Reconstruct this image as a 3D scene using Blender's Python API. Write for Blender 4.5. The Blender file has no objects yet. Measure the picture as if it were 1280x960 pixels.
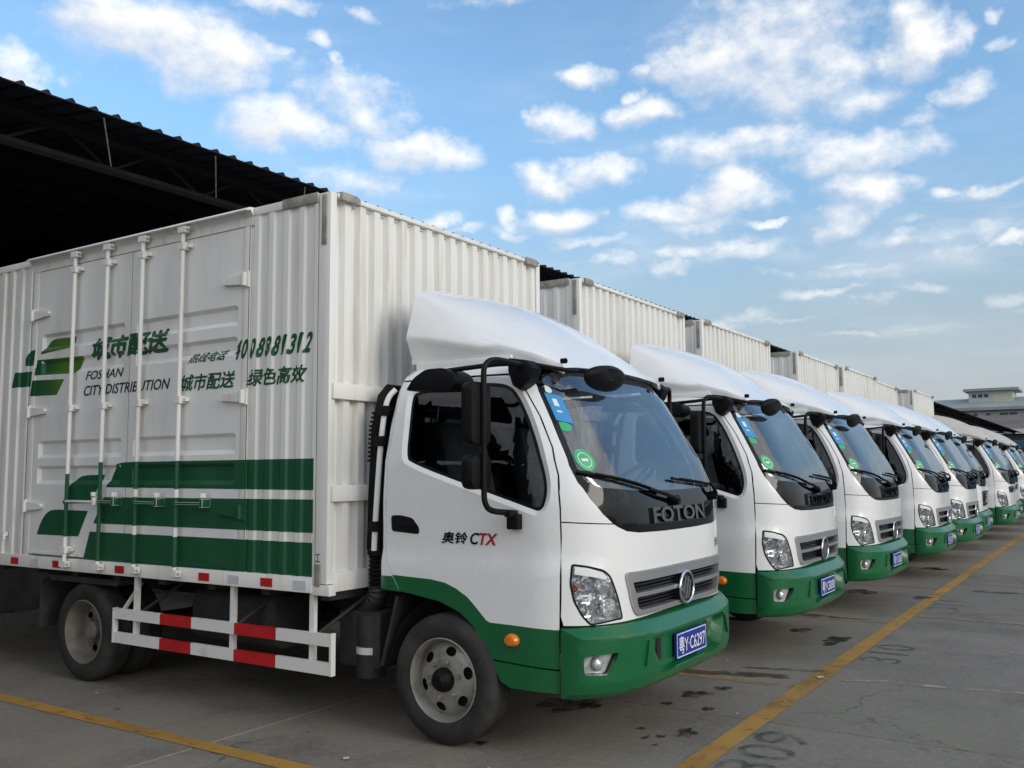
import bpy, bmesh, math, random
from mathutils import Vector, Matrix
from mathutils.geometry import intersect_line_line
random.seed(7)
R = math.radians
scene = bpy.context.scene
COL = scene.collection

# ------------------------------------------------------------------ camera
cam_data = bpy.data.cameras.new('camera')
cam = bpy.data.objects.new('camera', cam_data)
COL.objects.link(cam)
cam_data.sensor_width = 36.0
cam_data.lens = 32.505
cam_data.clip_start = 0.05
cam_data.clip_end = 6000
YAW, PITCH, ROLL = R(123.1848), R(5.3948), R(-0.3917)
fwd = Vector((math.cos(YAW) * math.cos(PITCH), math.sin(YAW) * math.cos(PITCH), math.sin(PITCH)))
rgt = Vector((math.sin(YAW), -math.cos(YAW), 0))
upv = rgt.cross(fwd)
r2 = rgt * math.cos(ROLL) + upv * math.sin(ROLL)
u2 = -rgt * math.sin(ROLL) + upv * math.cos(ROLL)
M = Matrix((r2, u2, -fwd)).transposed().to_4x4()
M.translation = Vector((3.8239, -3.8968, 1.4667))
cam.matrix_world = M
scene.camera = cam

# ------------------------------------------------------------------ look
scene.view_settings.view_transform = 'Standard'
scene.view_settings.look = 'None'
scene.view_settings.gamma = 1.0
scene.view_settings.exposure = 0.80
scene.cycles.max_bounces = 8
scene.cycles.transparent_max_bounces = 12

# ------------------------------------------------------------------ sun
SUN_AZ, SUN_EL = -4.0, 22.0          # direction towards the sun, degrees from +X, counter-clockwise
sun_dir = Vector((math.cos(R(SUN_AZ)) * math.cos(R(SUN_EL)), math.sin(R(SUN_AZ)) * math.cos(R(SUN_EL)), math.sin(R(SUN_EL))))
sd = bpy.data.lights.new('sun', 'SUN')
sd.energy = 0.85
sd.angle = R(30)
sd.color = (1.0, 0.94, 0.86)
so = bpy.data.objects.new('sun', sd)
COL.objects.link(so)
so.rotation_euler = sun_dir.to_track_quat('Z', 'Y').to_euler()

# ------------------------------------------------------------------ node helpers
class NT:
    def __init__(s, tree):
        s.t = tree; s.n = tree.nodes; s.l = tree.links
    def new(s, typ, **kw):
        nd = s.n.new(typ)
        for k, v in kw.items():
            if k.startswith('i_'):
                key = k[2:]
                nd.inputs[int(key) if key.isdigit() else key].default_value = v
            else:
                setattr(nd, k, v)
        return nd
    def put(s, sock, v):
        if isinstance(v, (int, float)):
            sock.default_value = v
        elif isinstance(v, (tuple, list)):
            sock.default_value = v if len(v) == len(sock.default_value) else tuple(v) + (1.0,)
        else:
            s.l.new(v, sock)
    def math(s, op, a, b=0.0, c=None, clamp=False):
        nd = s.new('ShaderNodeMath', operation=op, use_clamp=clamp)
        s.put(nd.inputs[0], a); s.put(nd.inputs[1], b)
        if c is not None: s.put(nd.inputs[2], c)
        return nd.outputs[0]
    def vmath(s, op, a, b=None, scale=None):
        nd = s.new('ShaderNodeVectorMath', operation=op)
        s.put(nd.inputs[0], a)
        if b is not None: s.put(nd.inputs[1], b)
        if scale is not None: s.put(nd.inputs['Scale'], scale)
        return nd.outputs[1] if op in ('DOT_PRODUCT', 'LENGTH') else nd.outputs[0]
    def noise(s, vec, scale, detail=4.0, rough=0.55, color=False):
        nd = s.new('ShaderNodeTexNoise')
        s.l.new(vec, nd.inputs['Vector'])
        nd.inputs['Scale'].default_value = scale; nd.inputs['Detail'].default_value = detail
        nd.inputs['Roughness'].default_value = rough
        return nd.outputs[1] if color else nd.outputs[0]
    def ramp(s, v, a, b, lo=0.0, hi=1.0, smooth=True):
        nd = s.new('ShaderNodeMapRange', interpolation_type='SMOOTHSTEP' if smooth else 'LINEAR')
        s.put(nd.inputs[0], v); s.put(nd.inputs[1], a); s.put(nd.inputs[2], b); s.put(nd.inputs[3], lo); s.put(nd.inputs[4], hi)
        return nd.outputs[0]
    def mix(s, f, a, b):
        nd = s.new('ShaderNodeMix', data_type='RGBA')
        s.put(nd.inputs[0], f); s.put(nd.inputs[6], a); s.put(nd.inputs[7], b)
        return nd.outputs[2]

# ------------------------------------------------------------------ world: sky with clouds (a function of direction only)
world = bpy.data.worlds.new('World')
scene.world = world
world.use_nodes = True
wt = NT(world.node_tree)
wt.n.clear()
CLOUDS = [(145.1,24.9,4.3,1.5,1),(141.5,23.7,3.3,1.5,1),(147.8,25.1,2.6,1.2,0.9),(152.0,21.8,1.5,1.0,0.9),(137.8,20.4,2.5,1.3,1),(135.2,20.0,2.2,0.9,0.8),(133.7,22.5,2.4,1.2,0.7),(131.7,21.2,2.3,1.3,0.6),(128.7,19.4,2.9,0.8,0.9),(132.4,17.7,3.0,1.1,0.45),(138.0,27.1,2.2,0.5,0.6),(124.1,27.9,4.7,0.4,0.15),(118.2,23.6,1.6,0.6,0.8),(120.0,20.9,1.6,0.9,0.8),(115.2,21.5,1.9,0.7,0.9),(115.4,22.6,0.7,0.4,0.7),(120.6,17.8,1.8,0.8,0.9),(117.4,18.2,2.0,0.7,0.9),(119.8,15.5,1.8,0.7,0.9),(123.1,15.5,0.9,0.6,0.8),(110.9,23.7,2.9,1.2,0.9),(107.0,24.4,5.1,2.9,0.75),(104.2,22.3,4.0,2.1,0.7),(102.5,21.0,3.1,0.9,0.6),(98.4,23.5,1.5,1.5,1),(96.4,20.5,1.5,0.6,0.6),(95.8,20.7,1.2,0.7,0.6),(94.4,24.2,0.7,0.4,0.6),(111.0,19.0,2.9,1.2,0.6),(107.2,19.2,4.1,0.9,0.7),(101.7,18.0,2.9,1.0,0.9),(109.4,16.6,2.2,1.2,0.95),(112.6,15.7,2.9,0.9,0.6),(111.6,14.8,2.4,0.6,0.6),(102.0,15.9,2.0,0.9,0.95),(103.4,14.7,1.6,1.2,0.7),(113.2,12.4,1.5,0.5,0.6),(108.8,13.0,2.8,0.7,0.6),(111.7,13.3,2.9,0.5,0.5),(117.8,13.9,2.5,0.4,0.6),(119.1,14.2,1.5,0.4,0.5),(96.9,12.2,1.6,0.6,0.5),(101.2,9.8,1.5,0.3,0.5),(95.0,9.3,1.4,0.5,0.5),(97.7,13.2,2.8,0.4,0.35),(127.7,15.3,1.0,0.5,0.7),(125.9,14.7,1.1,0.3,0.5),(95.2,13.1,1.9,0.7,0.45),(102.9,11.4,2.6,0.4,0.3),(116.3,12.8,1.6,0.4,0.57),(94.9,15.3,1.2,0.4,0.54),(97.4,15.2,1.2,0.3,0.51),(94.4,12.4,0.9,0.3,0.62),(98.8,14.0,1.6,0.2,0.54),(93.0,8.6,1.7,0.2,0.41),(120.2,15.9,1.0,0.4,0.51),(100.1,13.3,1.8,0.4,0.64),(103.0,15.1,1.1,0.2,0.39),(99.0,8.1,1.4,0.2,0.55),(99.2,10.4,1.7,0.3,0.44),(107.1,11.6,0.7,0.4,0.36),(119.3,13.9,0.6,0.4,0.46),(94.3,12.4,0.7,0.2,0.64),(108.1,9.2,1.8,0.4,0.45),(103.5,10.5,1.6,0.2,0.57),(119.8,14.3,0.6,0.4,0.38),(105.2,10.4,1.8,0.3,0.63),(103.4,12.1,1.0,0.2,0.37),(106.8,8.8,1.9,0.2,0.36),(110.0,15.9,1.1,0.3,0.53),(107.7,14.5,1.1,0.2,0.62),(102.9,7.8,1.7,0.2,0.57),(112.9,15.6,1.6,0.2,0.48),(109.9,8.8,1.0,0.3,0.65),(123.3,14.7,1.2,0.3,0.57),(120.8,19.9,0.8,0.3,0.44),(149.3,26.6,1.0,0.4,0.43),(99.0,19.7,1.1,0.5,0.44),(138.0,24.7,1.1,0.4,0.54),(114.4,24.0,0.7,0.4,0.54),(132.7,19.9,1.3,0.4,0.50),(94.6,22.5,0.7,0.4,0.47),(139.7,23.5,1.1,0.3,0.51),(135.3,25.3,0.8,0.5,0.57),(132.5,26.8,1.3,0.4,0.48),(103.3,25.4,1.2,0.4,0.52),(134.3,24.3,0.6,0.4,0.50)]
cg = bpy.data.node_groups.new('cloud_field', 'ShaderNodeTree')
cg.interface.new_socket('Az', in_out='INPUT', socket_type='NodeSocketFloat')
cg.interface.new_socket('El', in_out='INPUT', socket_type='NodeSocketFloat')
cg.interface.new_socket('Density', in_out='OUTPUT', socket_type='NodeSocketFloat')
cg.interface.new_socket('Body', in_out='OUTPUT', socket_type='NodeSocketFloat')
g = NT(cg)
gi = g.new('NodeGroupInput'); go = g.new('NodeGroupOutput')
cmb = g.new('ShaderNodeCombineXYZ')
g.l.new(gi.outputs[0], cmb.inputs[0]); g.l.new(gi.outputs[1], cmb.inputs[1])
P0 = cmb.outputs[0]
w1 = g.vmath('SUBTRACT', g.noise(P0, 0.30, 7, 0.55, color=True), (0.5, 0.5, 0.5))
P1 = g.vmath('ADD', P0, g.vmath('MULTIPLY', w1, (5.2, 2.6, 0.0)))
acc = None
for (a, e, ra, re, w) in CLOUDS:
    d = g.vmath('MULTIPLY', g.vmath('SUBTRACT', P1, (a, e, 0)), (0.66 / ra, 0.66 / re, 0))
    q = g.vmath('DOT_PRODUCT', d, d)
    v = g.math('SUBTRACT', w, q)
    acc = v if acc is None else g.math('MAXIMUM', acc, v)
# sky out of view: cloud cover added, thickened to give brighter neutral fill
far = g.ramp(g.vmath('LENGTH', g.vmath('MULTIPLY', g.vmath('SUBTRACT', P0, (108.0, 14.0, 0)), (1.0, 1.2, 0))), 46.0, 72.0)
gen = g.math('MULTIPLY_ADD', g.noise(g.vmath('MULTIPLY', P0, (1.0, 1.7, 0)), 0.075, 4, 0.5), 6.0, -0.5)
gen = g.math('SUBTRACT', gen, g.math('MULTIPLY', g.ramp(gi.outputs[1], 38.0, 62.0), 2.6))
acc = g.math('MAXIMUM', acc, g.math('SUBTRACT', gen, g.math('MULTIPLY_ADD', far, -4.0, 4.0)))
acc = g.math('MAXIMUM', acc, -1.2)
fine = g.noise(g.vmath('MULTIPLY', P0, (1.0, 1.5, 0)), 0.36, 9, 0.60)
den = g.math('ADD', acc, g.math('MULTIPLY_ADD', fine, 2.2, -1.22))
g.l.new(den, go.inputs[0])
body = g.math('ADD', acc, g.math('MULTIPLY_ADD', fine, 1.0, -0.5))
g.l.new(body, go.inputs[1])

tc = wt.new('ShaderNodeTexCoord')
dirn = tc.outputs['Generated']
sep = wt.new('ShaderNodeSeparateXYZ'); wt.l.new(dirn, sep.inputs[0])
az = wt.math('DEGREES', wt.math('ARCTAN2', sep.outputs[1], sep.outputs[0]))
el = wt.math('DEGREES', wt.math('ARCSINE', sep.outputs[2]))
def field(de, da):
    nd = wt.new('ShaderNodeGroup'); nd.node_tree = cg
    wt.l.new(wt.math('ADD', az, da), nd.inputs[0]); wt.l.new(wt.math('ADD', el, de), nd.inputs[1])
    return nd.outputs
den0, bod0 = field(0.0, 0.0)[:2]
bod1 = field(0.8, -0.7)[1]
cover = wt.ramp(den0, -0.38, 1.10)
lit = wt.ramp(wt.math('SUBTRACT', bod0, bod1), -0.50, 0.70)
# thin veils of high cloud, thicker low down
vv = wt.new('ShaderNodeCombineXYZ'); wt.l.new(az, vv.inputs[0]); wt.l.new(wt.math('MULTIPLY', el, 3.2), vv.inputs[1])
veil = wt.ramp(wt.noise(vv.outputs[0], 0.085, 7, 0.6), 0.42, 0.78)
veil = wt.math('MULTIPLY', veil, wt.ramp(el, 5.0, 24.0, 0.60, 0.13))
cover = wt.math('MAXIMUM', cover, veil)
sky = wt.new('ShaderNodeTexSky', sky_type='NISHITA')
sky.sun_disc = False
sky.sun_elevation = R(SUN_EL)
sky.sun_rotation = R(90 - SUN_AZ)
sky.air_density = 1.0; sky.dust_density = 1.2; sky.ozone_density = 2.0
SKY = 0.15
hz = wt.ramp(el, 0.0, 20.0, 1.0, 0.0)
base = wt.vmath('SCALE', sky.outputs[0], scale=SKY)
base = wt.vmath('MULTIPLY', base, (0.82, 0.96, 0.97))
base = wt.vmath('SCALE', base, scale=wt.ramp(el, 2.0, 24.0, 0.62, 1.0))
base = wt.mix(wt.math('MULTIPLY', hz, 0.92), base, (0.285, 0.30, 0.325))
ccol = wt.mix(lit, (0.42, 0.45, 0.50), (0.65, 0.64, 0.62))
fade = wt.ramp(el, 0.5, 15.0, 0.0, 0.97)
skyc = wt.mix(wt.math('MULTIPLY', cover, fade), base, ccol)
bg = wt.new('ShaderNodeBackground'); bg.inputs[1].default_value = 1.0
wt.l.new(skyc, bg.inputs[0])
wo = wt.new('ShaderNodeOutputWorld'); wt.l.new(bg.outputs[0], wo.inputs[0])

# ------------------------------------------------------------------ materials
MATS = {}
def mat(name, col=(0.5, 0.5, 0.5), rough=0.5, metal=0.0, spec=0.5, coat=0.0, var=0.0, vscale=6.0, stretch=(1, 1, 1), dirt=None, damt=0.0,
        dscale=3.0, dstretch=(1, 1, 1), dlo=0.5, dhi=0.75, bump=0.0, bscale=60.0, rvar=0.0, emit=None):
    m = bpy.data.materials.new(name); m.use_nodes = True
    t = NT(m.node_tree)
    b = t.n['Principled BSDF']
    b.inputs['Base Color'].default_value = (*col, 1)
    b.inputs['Roughness'].default_value = rough
    b.inputs['Metallic'].default_value = metal
    b.inputs['Specular IOR Level'].default_value = spec
    b.inputs['Coat Weight'].default_value = coat
    b.inputs['Coat Roughness'].default_value = 0.08
    tcn = t.new('ShaderNodeTexCoord'); oi = t.new('ShaderNodeObjectInfo')
    oc = t.vmath('ADD', tcn.outputs['Object'], t.vmath('SCALE', (7.3, 3.1, 5.7), scale=oi.outputs['Random']))
    c = None
    if var > 0:
        f = t.ramp(t.noise(t.vmath('MULTIPLY', oc, stretch), vscale, 5, 0.6), 0.25, 0.75)
        c = t.mix(f, tuple(x * (1 - var) for x in col), tuple(min(1, x * (1 + var)) for x in col))
    if dirt is not None:
        n1 = t.noise(t.vmath('MULTIPLY', oc, dstretch), dscale, 8, 0.65)
        f = t.math('MULTIPLY', t.ramp(n1, dlo, dhi), damt)
        c = t.mix(f, c if c is not None else col, dirt)
    if c is not None:
        t.l.new(c, b.inputs['Base Color'])
    if rvar > 0:
        t.l.new(t.ramp(t.noise(oc, 5.0, 5, 0.6), 0.3, 0.7, max(0.02, rough - rvar), rough + rvar), b.inputs['Roughness'])
    if bump > 0:
        bn = t.new('ShaderNodeBump'); bn.inputs['Strength'].default_value = bump; bn.inputs['Distance'].default_value = 0.01
        t.l.new(t.noise(oc, bscale, 5, 0.6), bn.inputs['Height']); t.l.new(bn.outputs[0], b.inputs['Normal'])
    if emit:
        b.inputs['Emission Color'].default_value = (*emit[0], 1); b.inputs['Emission Strength'].default_value = emit[1]
    MATS[name] = m
    return m

cab_white = mat('cab_white_paint', (0.82, 0.825, 0.825), 0.24, coat=0.6, dirt=(0.52, 0.49, 0.44), damt=0.16, dscale=2.2, dlo=0.5, dhi=0.85, rvar=0.06)
cab_green = mat('cab_green_paint', (0.003, 0.112, 0.034), 0.30, coat=0.25, dirt=(0.05, 0.08, 0.045), damt=0.25, dscale=2.5, dlo=0.52, dhi=0.85, rvar=0.06)
box_white = mat('cargo_white_paint', (0.79, 0.785, 0.755), 0.5, dirt=(0.44, 0.37, 0.28), damt=0.6, dscale=2.2, dstretch=(3.2, 3.2, 0.30), dlo=0.47, dhi=0.80, bump=0.05, bscale=25)
door_white = mat('cargo_door_paint', (0.78, 0.78, 0.765), 0.45, dirt=(0.45, 0.43, 0.38), damt=0.4, dscale=1.8, dstretch=(2, 2, 0.5), dlo=0.5, dhi=0.82, bump=0.05, bscale=18)
box_green = mat('livery_green_paint', (0.006, 0.082, 0.034), 0.42, dirt=(0.03, 0.12, 0.07), damt=0.5, dscale=2.5, dstretch=(2, 2, 0.5), dlo=0.42, dhi=0.8)
logo_light = mat('livery_light_green_paint', (0.07, 0.19, 0.022), 0.42, dirt=(0.12, 0.24, 0.04), damt=0.6, dscale=1.4, dlo=0.4, dhi=0.7)
logo_dark = mat('livery_dark_green_paint', (0.008, 0.088, 0.036), 0.42, var=0.2)
text_black = mat('lettering_dark_paint', (0.012, 0.03, 0.024), 0.5)
steel_grey = mat('bare_bracket_metal', (0.32, 0.30, 0.26), 0.55, metal=0.3, var=0.3, vscale=12)
rubber = mat('tyre_rubber', (0.015, 0.015, 0.015), 0.75, var=0.3, vscale=9, dirt=(0.075, 0.066, 0.058), damt=0.6, dscale=3.5, dlo=0.42, dhi=0.75, bump=0.3, bscale=45)
rim_steel = mat('wheel_steel', (0.34, 0.33, 0.30), 0.5, metal=0.45, dirt=(0.13, 0.10, 0.07), damt=0.75, dscale=8, dlo=0.45, dhi=0.72, bump=0.15, bscale=40)
rim_dirty = mat('dusty_wheel_steel', (0.20, 0.185, 0.155), 0.7, metal=0.2, dirt=(0.09, 0.075, 0.055), damt=0.8, dscale=6, dlo=0.4, dhi=0.7)
black_plastic = mat('black_plastic', (0.007, 0.007, 0.008), 0.5, spec=0.14, bump=0.12, bscale=160, rvar=0.1)
black_gloss = mat('black_gloss_panel', (0.003, 0.003, 0.004), 0.05, spec=0.42)
dark_chrome = mat('dark_chrome', (0.14, 0.145, 0.15), 0.06, metal=1.0)
lamp_silver = mat('lamp_reflector', (0.93, 0.94, 0.95), 0.16, metal=0.75)
fog_glass = mat('fog_lamp_glass', (0.55, 0.56, 0.56), 0.15, metal=0.3, coat=0.6, var=0.35, vscale=30)
chassis = mat('chassis_black', (0.022, 0.022, 0.023), 0.7, dirt=(0.09, 0.08, 0.07), damt=0.6, dscale=4, dlo=0.45, dhi=0.8)
chrome = mat('chrome', (0.82, 0.83, 0.84), 0.12, metal=1.0)
silver = mat('satin_silver_trim', (0.50, 0.51, 0.52), 0.32, metal=0.75)
grille_black = mat('grille_black', (0.012, 0.012, 0.02), 0.35)
amber = mat('amber_lens', (0.75, 0.20, 0.02), 0.15, coat=0.5)
red_tape = mat('red_reflective_tape', (0.46, 0.012, 0.016), 0.35, var=0.15, vscale=14)
white_tape = mat('white_reflective_tape', (0.55, 0.56, 0.60), 0.35, var=0.15, vscale=20)
guard_white = mat('guard_white_paint', (0.74, 0.73, 0.70), 0.5, dirt=(0.30, 0.27, 0.22), damt=0.6, dscale=9, dlo=0.55, dhi=0.75)
plate_blue = mat('plate_blue', (0.012, 0.035, 0.30), 0.35)
plate_white = mat('plate_white', (0.75, 0.78, 0.85), 0.4)
seat_cloth = mat('seat_fabric', (0.12, 0.125, 0.14), 0.9, var=.3, vscale=8)
interior = mat('cab_interior_grey', (0.10, 0.105, 0.11), 0.8)
liner = mat('cab_liner', (0.012, 0.012, 0.013), 0.85)
sticker_blue = mat('sticker_blue', (0.035, 0.28, 0.58), 0.4)
sticker_green = mat('sticker_green', (0.03, 0.42, 0.18), 0.4)
sticker_and_sheen_white = mat('sticker_and_sheen_white', (0.75, 0.78, 0.78), 0.5)
deflector_beige = mat('faded_deflector_paint', (0.50, 0.48, 0.42), 0.5, var=0.08)
cab_red = mat('badge_red', (0.42, 0.012, 0.02), 0.35)
hose_rubber = mat('hose_rubber', (0.03, 0.03, 0.032), 0.45)

def glass_mat(name, tint, refl, rough=0.03, film=0.0, filmcol=(0.5, 0.55, 0.6)):
    m = bpy.data.materials.new(name); m.use_nodes = True
    t = NT(m.node_tree); t.n.clear()
    tr = t.new('ShaderNodeBsdfTransparent'); tr.inputs[0].default_value = (*tint, 1)
    gl = t.new('ShaderNodeBsdfGlossy'); gl.inputs['Roughness'].default_value = rough; gl.inputs[0].default_value = (0.95, 0.97, 1.0, 1)
    fr = t.new('ShaderNodeFresnel'); fr.inputs[0].default_value = 1.52
    f = t.math('ADD', fr.outputs[0], refl, clamp=True)
    ms = t.new('ShaderNodeMixShader'); t.l.new(f, ms.inputs[0]); t.l.new(tr.outputs[0], ms.inputs[1]); t.l.new(gl.outputs[0], ms.inputs[2])
    last = ms.outputs[0]
    if film > 0:
        df = t.new('ShaderNodeBsdfDiffuse'); df.inputs[0].default_value = (*filmcol, 1)
        tcn = t.new('ShaderNodeTexCoord')
        n = t.ramp(t.noise(tcn.outputs['Object'], 3.0, 6, 0.6), 0.3, 0.75, film * 0.4, film * 1.4)
        m2 = t.new('ShaderNodeMixShader'); t.l.new(n, m2.inputs[0]); t.l.new(last, m2.inputs[1]); t.l.new(df.outputs[0], m2.inputs[2])
        last = m2.outputs[0]
    o = t.new('ShaderNodeOutputMaterial'); t.l.new(last, o.inputs[0])
    return m
screen_glass = glass_mat('windscreen_glass', (0.82, 0.89, 0.91), 0.125, 0.03, film=0.03)
side_glass = glass_mat('side_window_glass', (0.20, 0.22, 0.24), 0.0, 0.02)
lens_glass = glass_mat('headlamp_lens', (0.93, 0.94, 0.95), 0.04, 0.02)
rear_glass = glass_mat('rear_window_glass', (0.75, 0.80, 0.82), 0.02)

# ------------------------------------------------------------------ mesh helpers
def link(ob, parent=None):
    COL.objects.link(ob)
    if parent is not None: ob.parent = parent
    return ob
def obj(name, bm, mats, parent=None, smooth=35, bevel=0.0, loc=None):
    if bevel > 0:
        bmesh.ops.remove_doubles(bm, verts=bm.verts, dist=1e-5)
        es = [e for e in bm.edges if len(e.link_faces) == 2 and e.calc_face_angle(0) > 0.6]
        if es: bmesh.ops.bevel(bm, geom=es, offset=bevel, segments=2, affect='EDGES', profile=0.6, clamp_overlap=True)
    me = bpy.data.meshes.new(name)
    bm.to_mesh(me); bm.free()
    for mm in (mats if isinstance(mats, (list, tuple)) else [mats]): me.materials.append(mm)
    if smooth:
        me.shade_smooth(); me.set_sharp_from_angle(angle=R(smooth))
    ob = bpy.data.objects.new(name, me)
    link(ob, parent)
    if loc: ob.location = loc
    return ob
def new(): return bmesh.new()
def box(bm, x0, x1, y0, y1, z0, z1, mi=0):
    vs = [bm.verts.new((x, y, z)) for x in (x0, x1) for y in (y0, y1) for z in (z0, z1)]
    for ids in ((0, 1, 3, 2), (4, 6, 7, 5), (0, 4, 5, 1), (2, 3, 7, 6), (0, 2, 6, 4), (1, 5, 7, 3)):
        f = bm.faces.new([vs[i] for i in ids]); f.material_index = mi
    return vs
def prism(bm, pts, axis, a, b, mi=0):
    """polygon pts in the two other axes (order x,y,z without axis), extruded from a to b along axis"""
    def P(p, t):
        if axis == 'x': return (t, p[0], p[1])
        if axis == 'y': return (p[0], t, p[1])
        return (p[0], p[1], t)
    A = [bm.verts.new(P(p, a)) for p in pts]; B = [bm.verts.new(P(p, b)) for p in pts]
    fs = [bm.faces.new(A), bm.faces.new(B[::-1])]
    n = len(pts)
    for i in range(n): fs.append(bm.faces.new((A[i], B[i], B[(i + 1) % n], A[(i + 1) % n])))
    for f in fs: f.material_index = mi
    bmesh.ops.recalc_face_normals(bm, faces=fs)
def tube(bm, path, r, seg=10, mi=0, caps=True, closed=False):
    path = [Vector(p) for p in path]
    rings = []
    prev = None
    n = len(path)
    for i, p in enumerate(path):
        a = path[i - 1] if (i > 0 or closed) else p
        b = path[(i + 1) % n] if (i < n - 1 or closed) else p
        d = (b - a).normalized()
        if prev is None:
            prev = d.orthogonal().normalized()
        prev = (prev - d * prev.dot(d)).normalized()
        q = d.cross(prev)
        rr = r[i] if isinstance(r, (list, tuple)) else r
        rings.append([bm.verts.new(p + (prev * math.cos(t) + q * math.sin(t)) * rr) for t in [2 * math.pi * k / seg for k in range(seg)]])
    m = n if closed else n - 1
    for i in range(m):
        A, B = rings[i], rings[(i + 1) % n]
        for k in range(seg):
            f = bm.faces.new((A[k], A[(k + 1) % seg], B[(k + 1) % seg], B[k])); f.material_index = mi
    if caps and not closed:
        f = bm.faces.new(rings[0][::-1]); f.material_index = mi
        f = bm.faces.new(rings[-1]); f.material_index = mi
def curve_pts(pts, n=6):
    """Catmull-Rom through the points"""
    P = [Vector(p) for p in pts]; out = []
    for i in range(len(P) - 1):
        p0 = P[max(i - 1, 0)]; p1 = P[i]; p2 = P[i + 1]; p3 = P[min(i + 2, len(P) - 1)]
        for k in range(n):
            t = k / n
            out.append(0.5 * ((2 * p1) + (p2 - p0) * t + (2 * p0 - 5 * p1 + 4 * p2 - p3) * t * t + (3 * p1 - p0 - 3 * p2 + p3) * t ** 3))
    out.append(P[-1]); return out
def lathe(bm, prof, cx, cz, seg=48, mi=0, axis='y'):
    """profile list of (r, y); revolved about the y axis through (cx, cz)"""
    rings = []
    for (r, y) in prof:
        rings.append([bm.verts.new((cx + r * math.cos(2 * math.pi * k / seg), y, cz + r * math.sin(2 * math.pi * k / seg))) for k in range(seg)] if r > 1e-6
                     else [bm.verts.new((cx, y, cz))])
    for i in range(len(rings) - 1):
        A, B = rings[i], rings[i + 1]
        for k in range(seg):
            a0, a1 = A[k % len(A)], A[(k + 1) % len(A)]; b0, b1 = B[k % len(B)], B[(k + 1) % len(B)]
            vs = []
            for v in (a0, a1, b1, b0):
                if v not in vs: vs.append(v)
            if len(vs) > 2:
                f = bm.faces.new(vs); f.material_index = mi
def chaikin(pts, n=2, closed=True):
    for _ in range(n):
        out = []
        m = len(pts)
        for i in range(m if closed else m - 1):
            a = pts[i]; b = pts[(i + 1) % m]
            out += [(a[0] * .75 + b[0] * .25, a[1] * .75 + b[1] * .25), (a[0] * .25 + b[0] * .75, a[1] * .25 + b[1] * .75)]
        if not closed: out = [pts[0]] + out + [pts[-1]]
        pts = out
    return pts
def rounded(pts, r, n=4):
    """round polygon corners by radius r (number, or list per point)"""
    out = []
    m = len(pts)
    for i in range(m):
        p = Vector(pts[i]); a = Vector(pts[i - 1]); b = Vector(pts[(i + 1) % m])
        rr = r[i] if isinstance(r, (list, tuple)) else r
        la, lb = (a - p).length, (b - p).length
        k = min(rr, la * .48, lb * .48)
        if k < 1e-4: out.append(tuple(p)); continue
        s = p + (a - p).normalized() * k; e = p + (b - p).normalized() * k
        for j in range(n + 1):
            t = j / n
            out.append(tuple(s * (1 - t) ** 2 + p * 2 * t * (1 - t) + e * t * t))
    return out
def frange(a, b, s):
    out = []
    k = math.ceil(a / s)
    while k * s < b: out.append(k * s); k += 1
    return out
def flat_mesh(loops, us=(), vs=()):
    bm = bmesh.new()
    es = []
    for lp in loops:
        V = [bm.verts.new((p[0], p[1], 0)) for p in lp]
        for i in range(len(V)): es.append(bm.edges.new((V[i], V[(i + 1) % len(V)])))
    bmesh.ops.triangle_fill(bm, use_beauty=True, use_dissolve=False, edges=es)
    cut2d(bm, us, vs)
    return bm
def cut2d(bm, us, vs):
    for u in us:
        bmesh.ops.bisect_plane(bm, geom=bm.verts[:] + bm.edges[:] + bm.faces[:], plane_co=(u, 0, 0), plane_no=(1, 0, 0), dist=1e-6)
    for v in vs:
        bmesh.ops.bisect_plane(bm, geom=bm.verts[:] + bm.edges[:] + bm.faces[:], plane_co=(0, v, 0), plane_no=(0, 1, 0), dist=1e-6)
def bounds(lp):
    return min(p[0] for p in lp), max(p[0] for p in lp), min(p[1] for p in lp), max(p[1] for p in lp)
def patch(bm, loops, f, du, dv, off=0.0, thick=0.012, mi=0, us=None, vs=None):
    """polygon (with holes) in parameter space laid on surface f(u,v)->(point, outward normal), with a rim turned inwards"""
    u0, u1, v0, v1 = bounds(loops[0])
    fm = flat_mesh(loops, us if us is not None else frange(u0, u1, du), vs if vs is not None else frange(v0, v1, dv))
    fm.verts.ensure_lookup_table()
    mp = {}; nm = {}
    for v in fm.verts:
        p, n = f(v.co.x, v.co.y)
        o = off(v.co.x, v.co.y) if callable(off) else off
        mp[v] = bm.verts.new(p + n * o); nm[v] = n
    tot = 0; fs = []
    for fc in fm.faces:
        try: nf = bm.faces.new([mp[v] for v in fc.verts])
        except ValueError: continue
        nf.normal_update(); nf.material_index = mi
        tot += nf.normal.dot(nm[fc.verts[0]]) * nf.calc_area(); fs.append(nf)
    if tot < 0:
        for nf in fs: nf.normal_flip()
    if thick > 0:
        A = {}; B = {}
        for e in fm.edges:
            if e.is_boundary:
                for v in e.verts:
                    if v not in A:
                        A[v] = bm.verts.new(mp[v].co); B[v] = bm.verts.new(mp[v].co - nm[v] * thick)
                a, b = e.verts
                q = bm.faces.new((A[a], A[b], B[b], B[a])); q.material_index = mi
    fm.free()
def mirror_y(bm, cy):
    for v in bm.verts: v.co.y = 2 * cy - v.co.y
    bmesh.ops.reverse_faces(bm, faces=bm.faces[:])
    return bm
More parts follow.
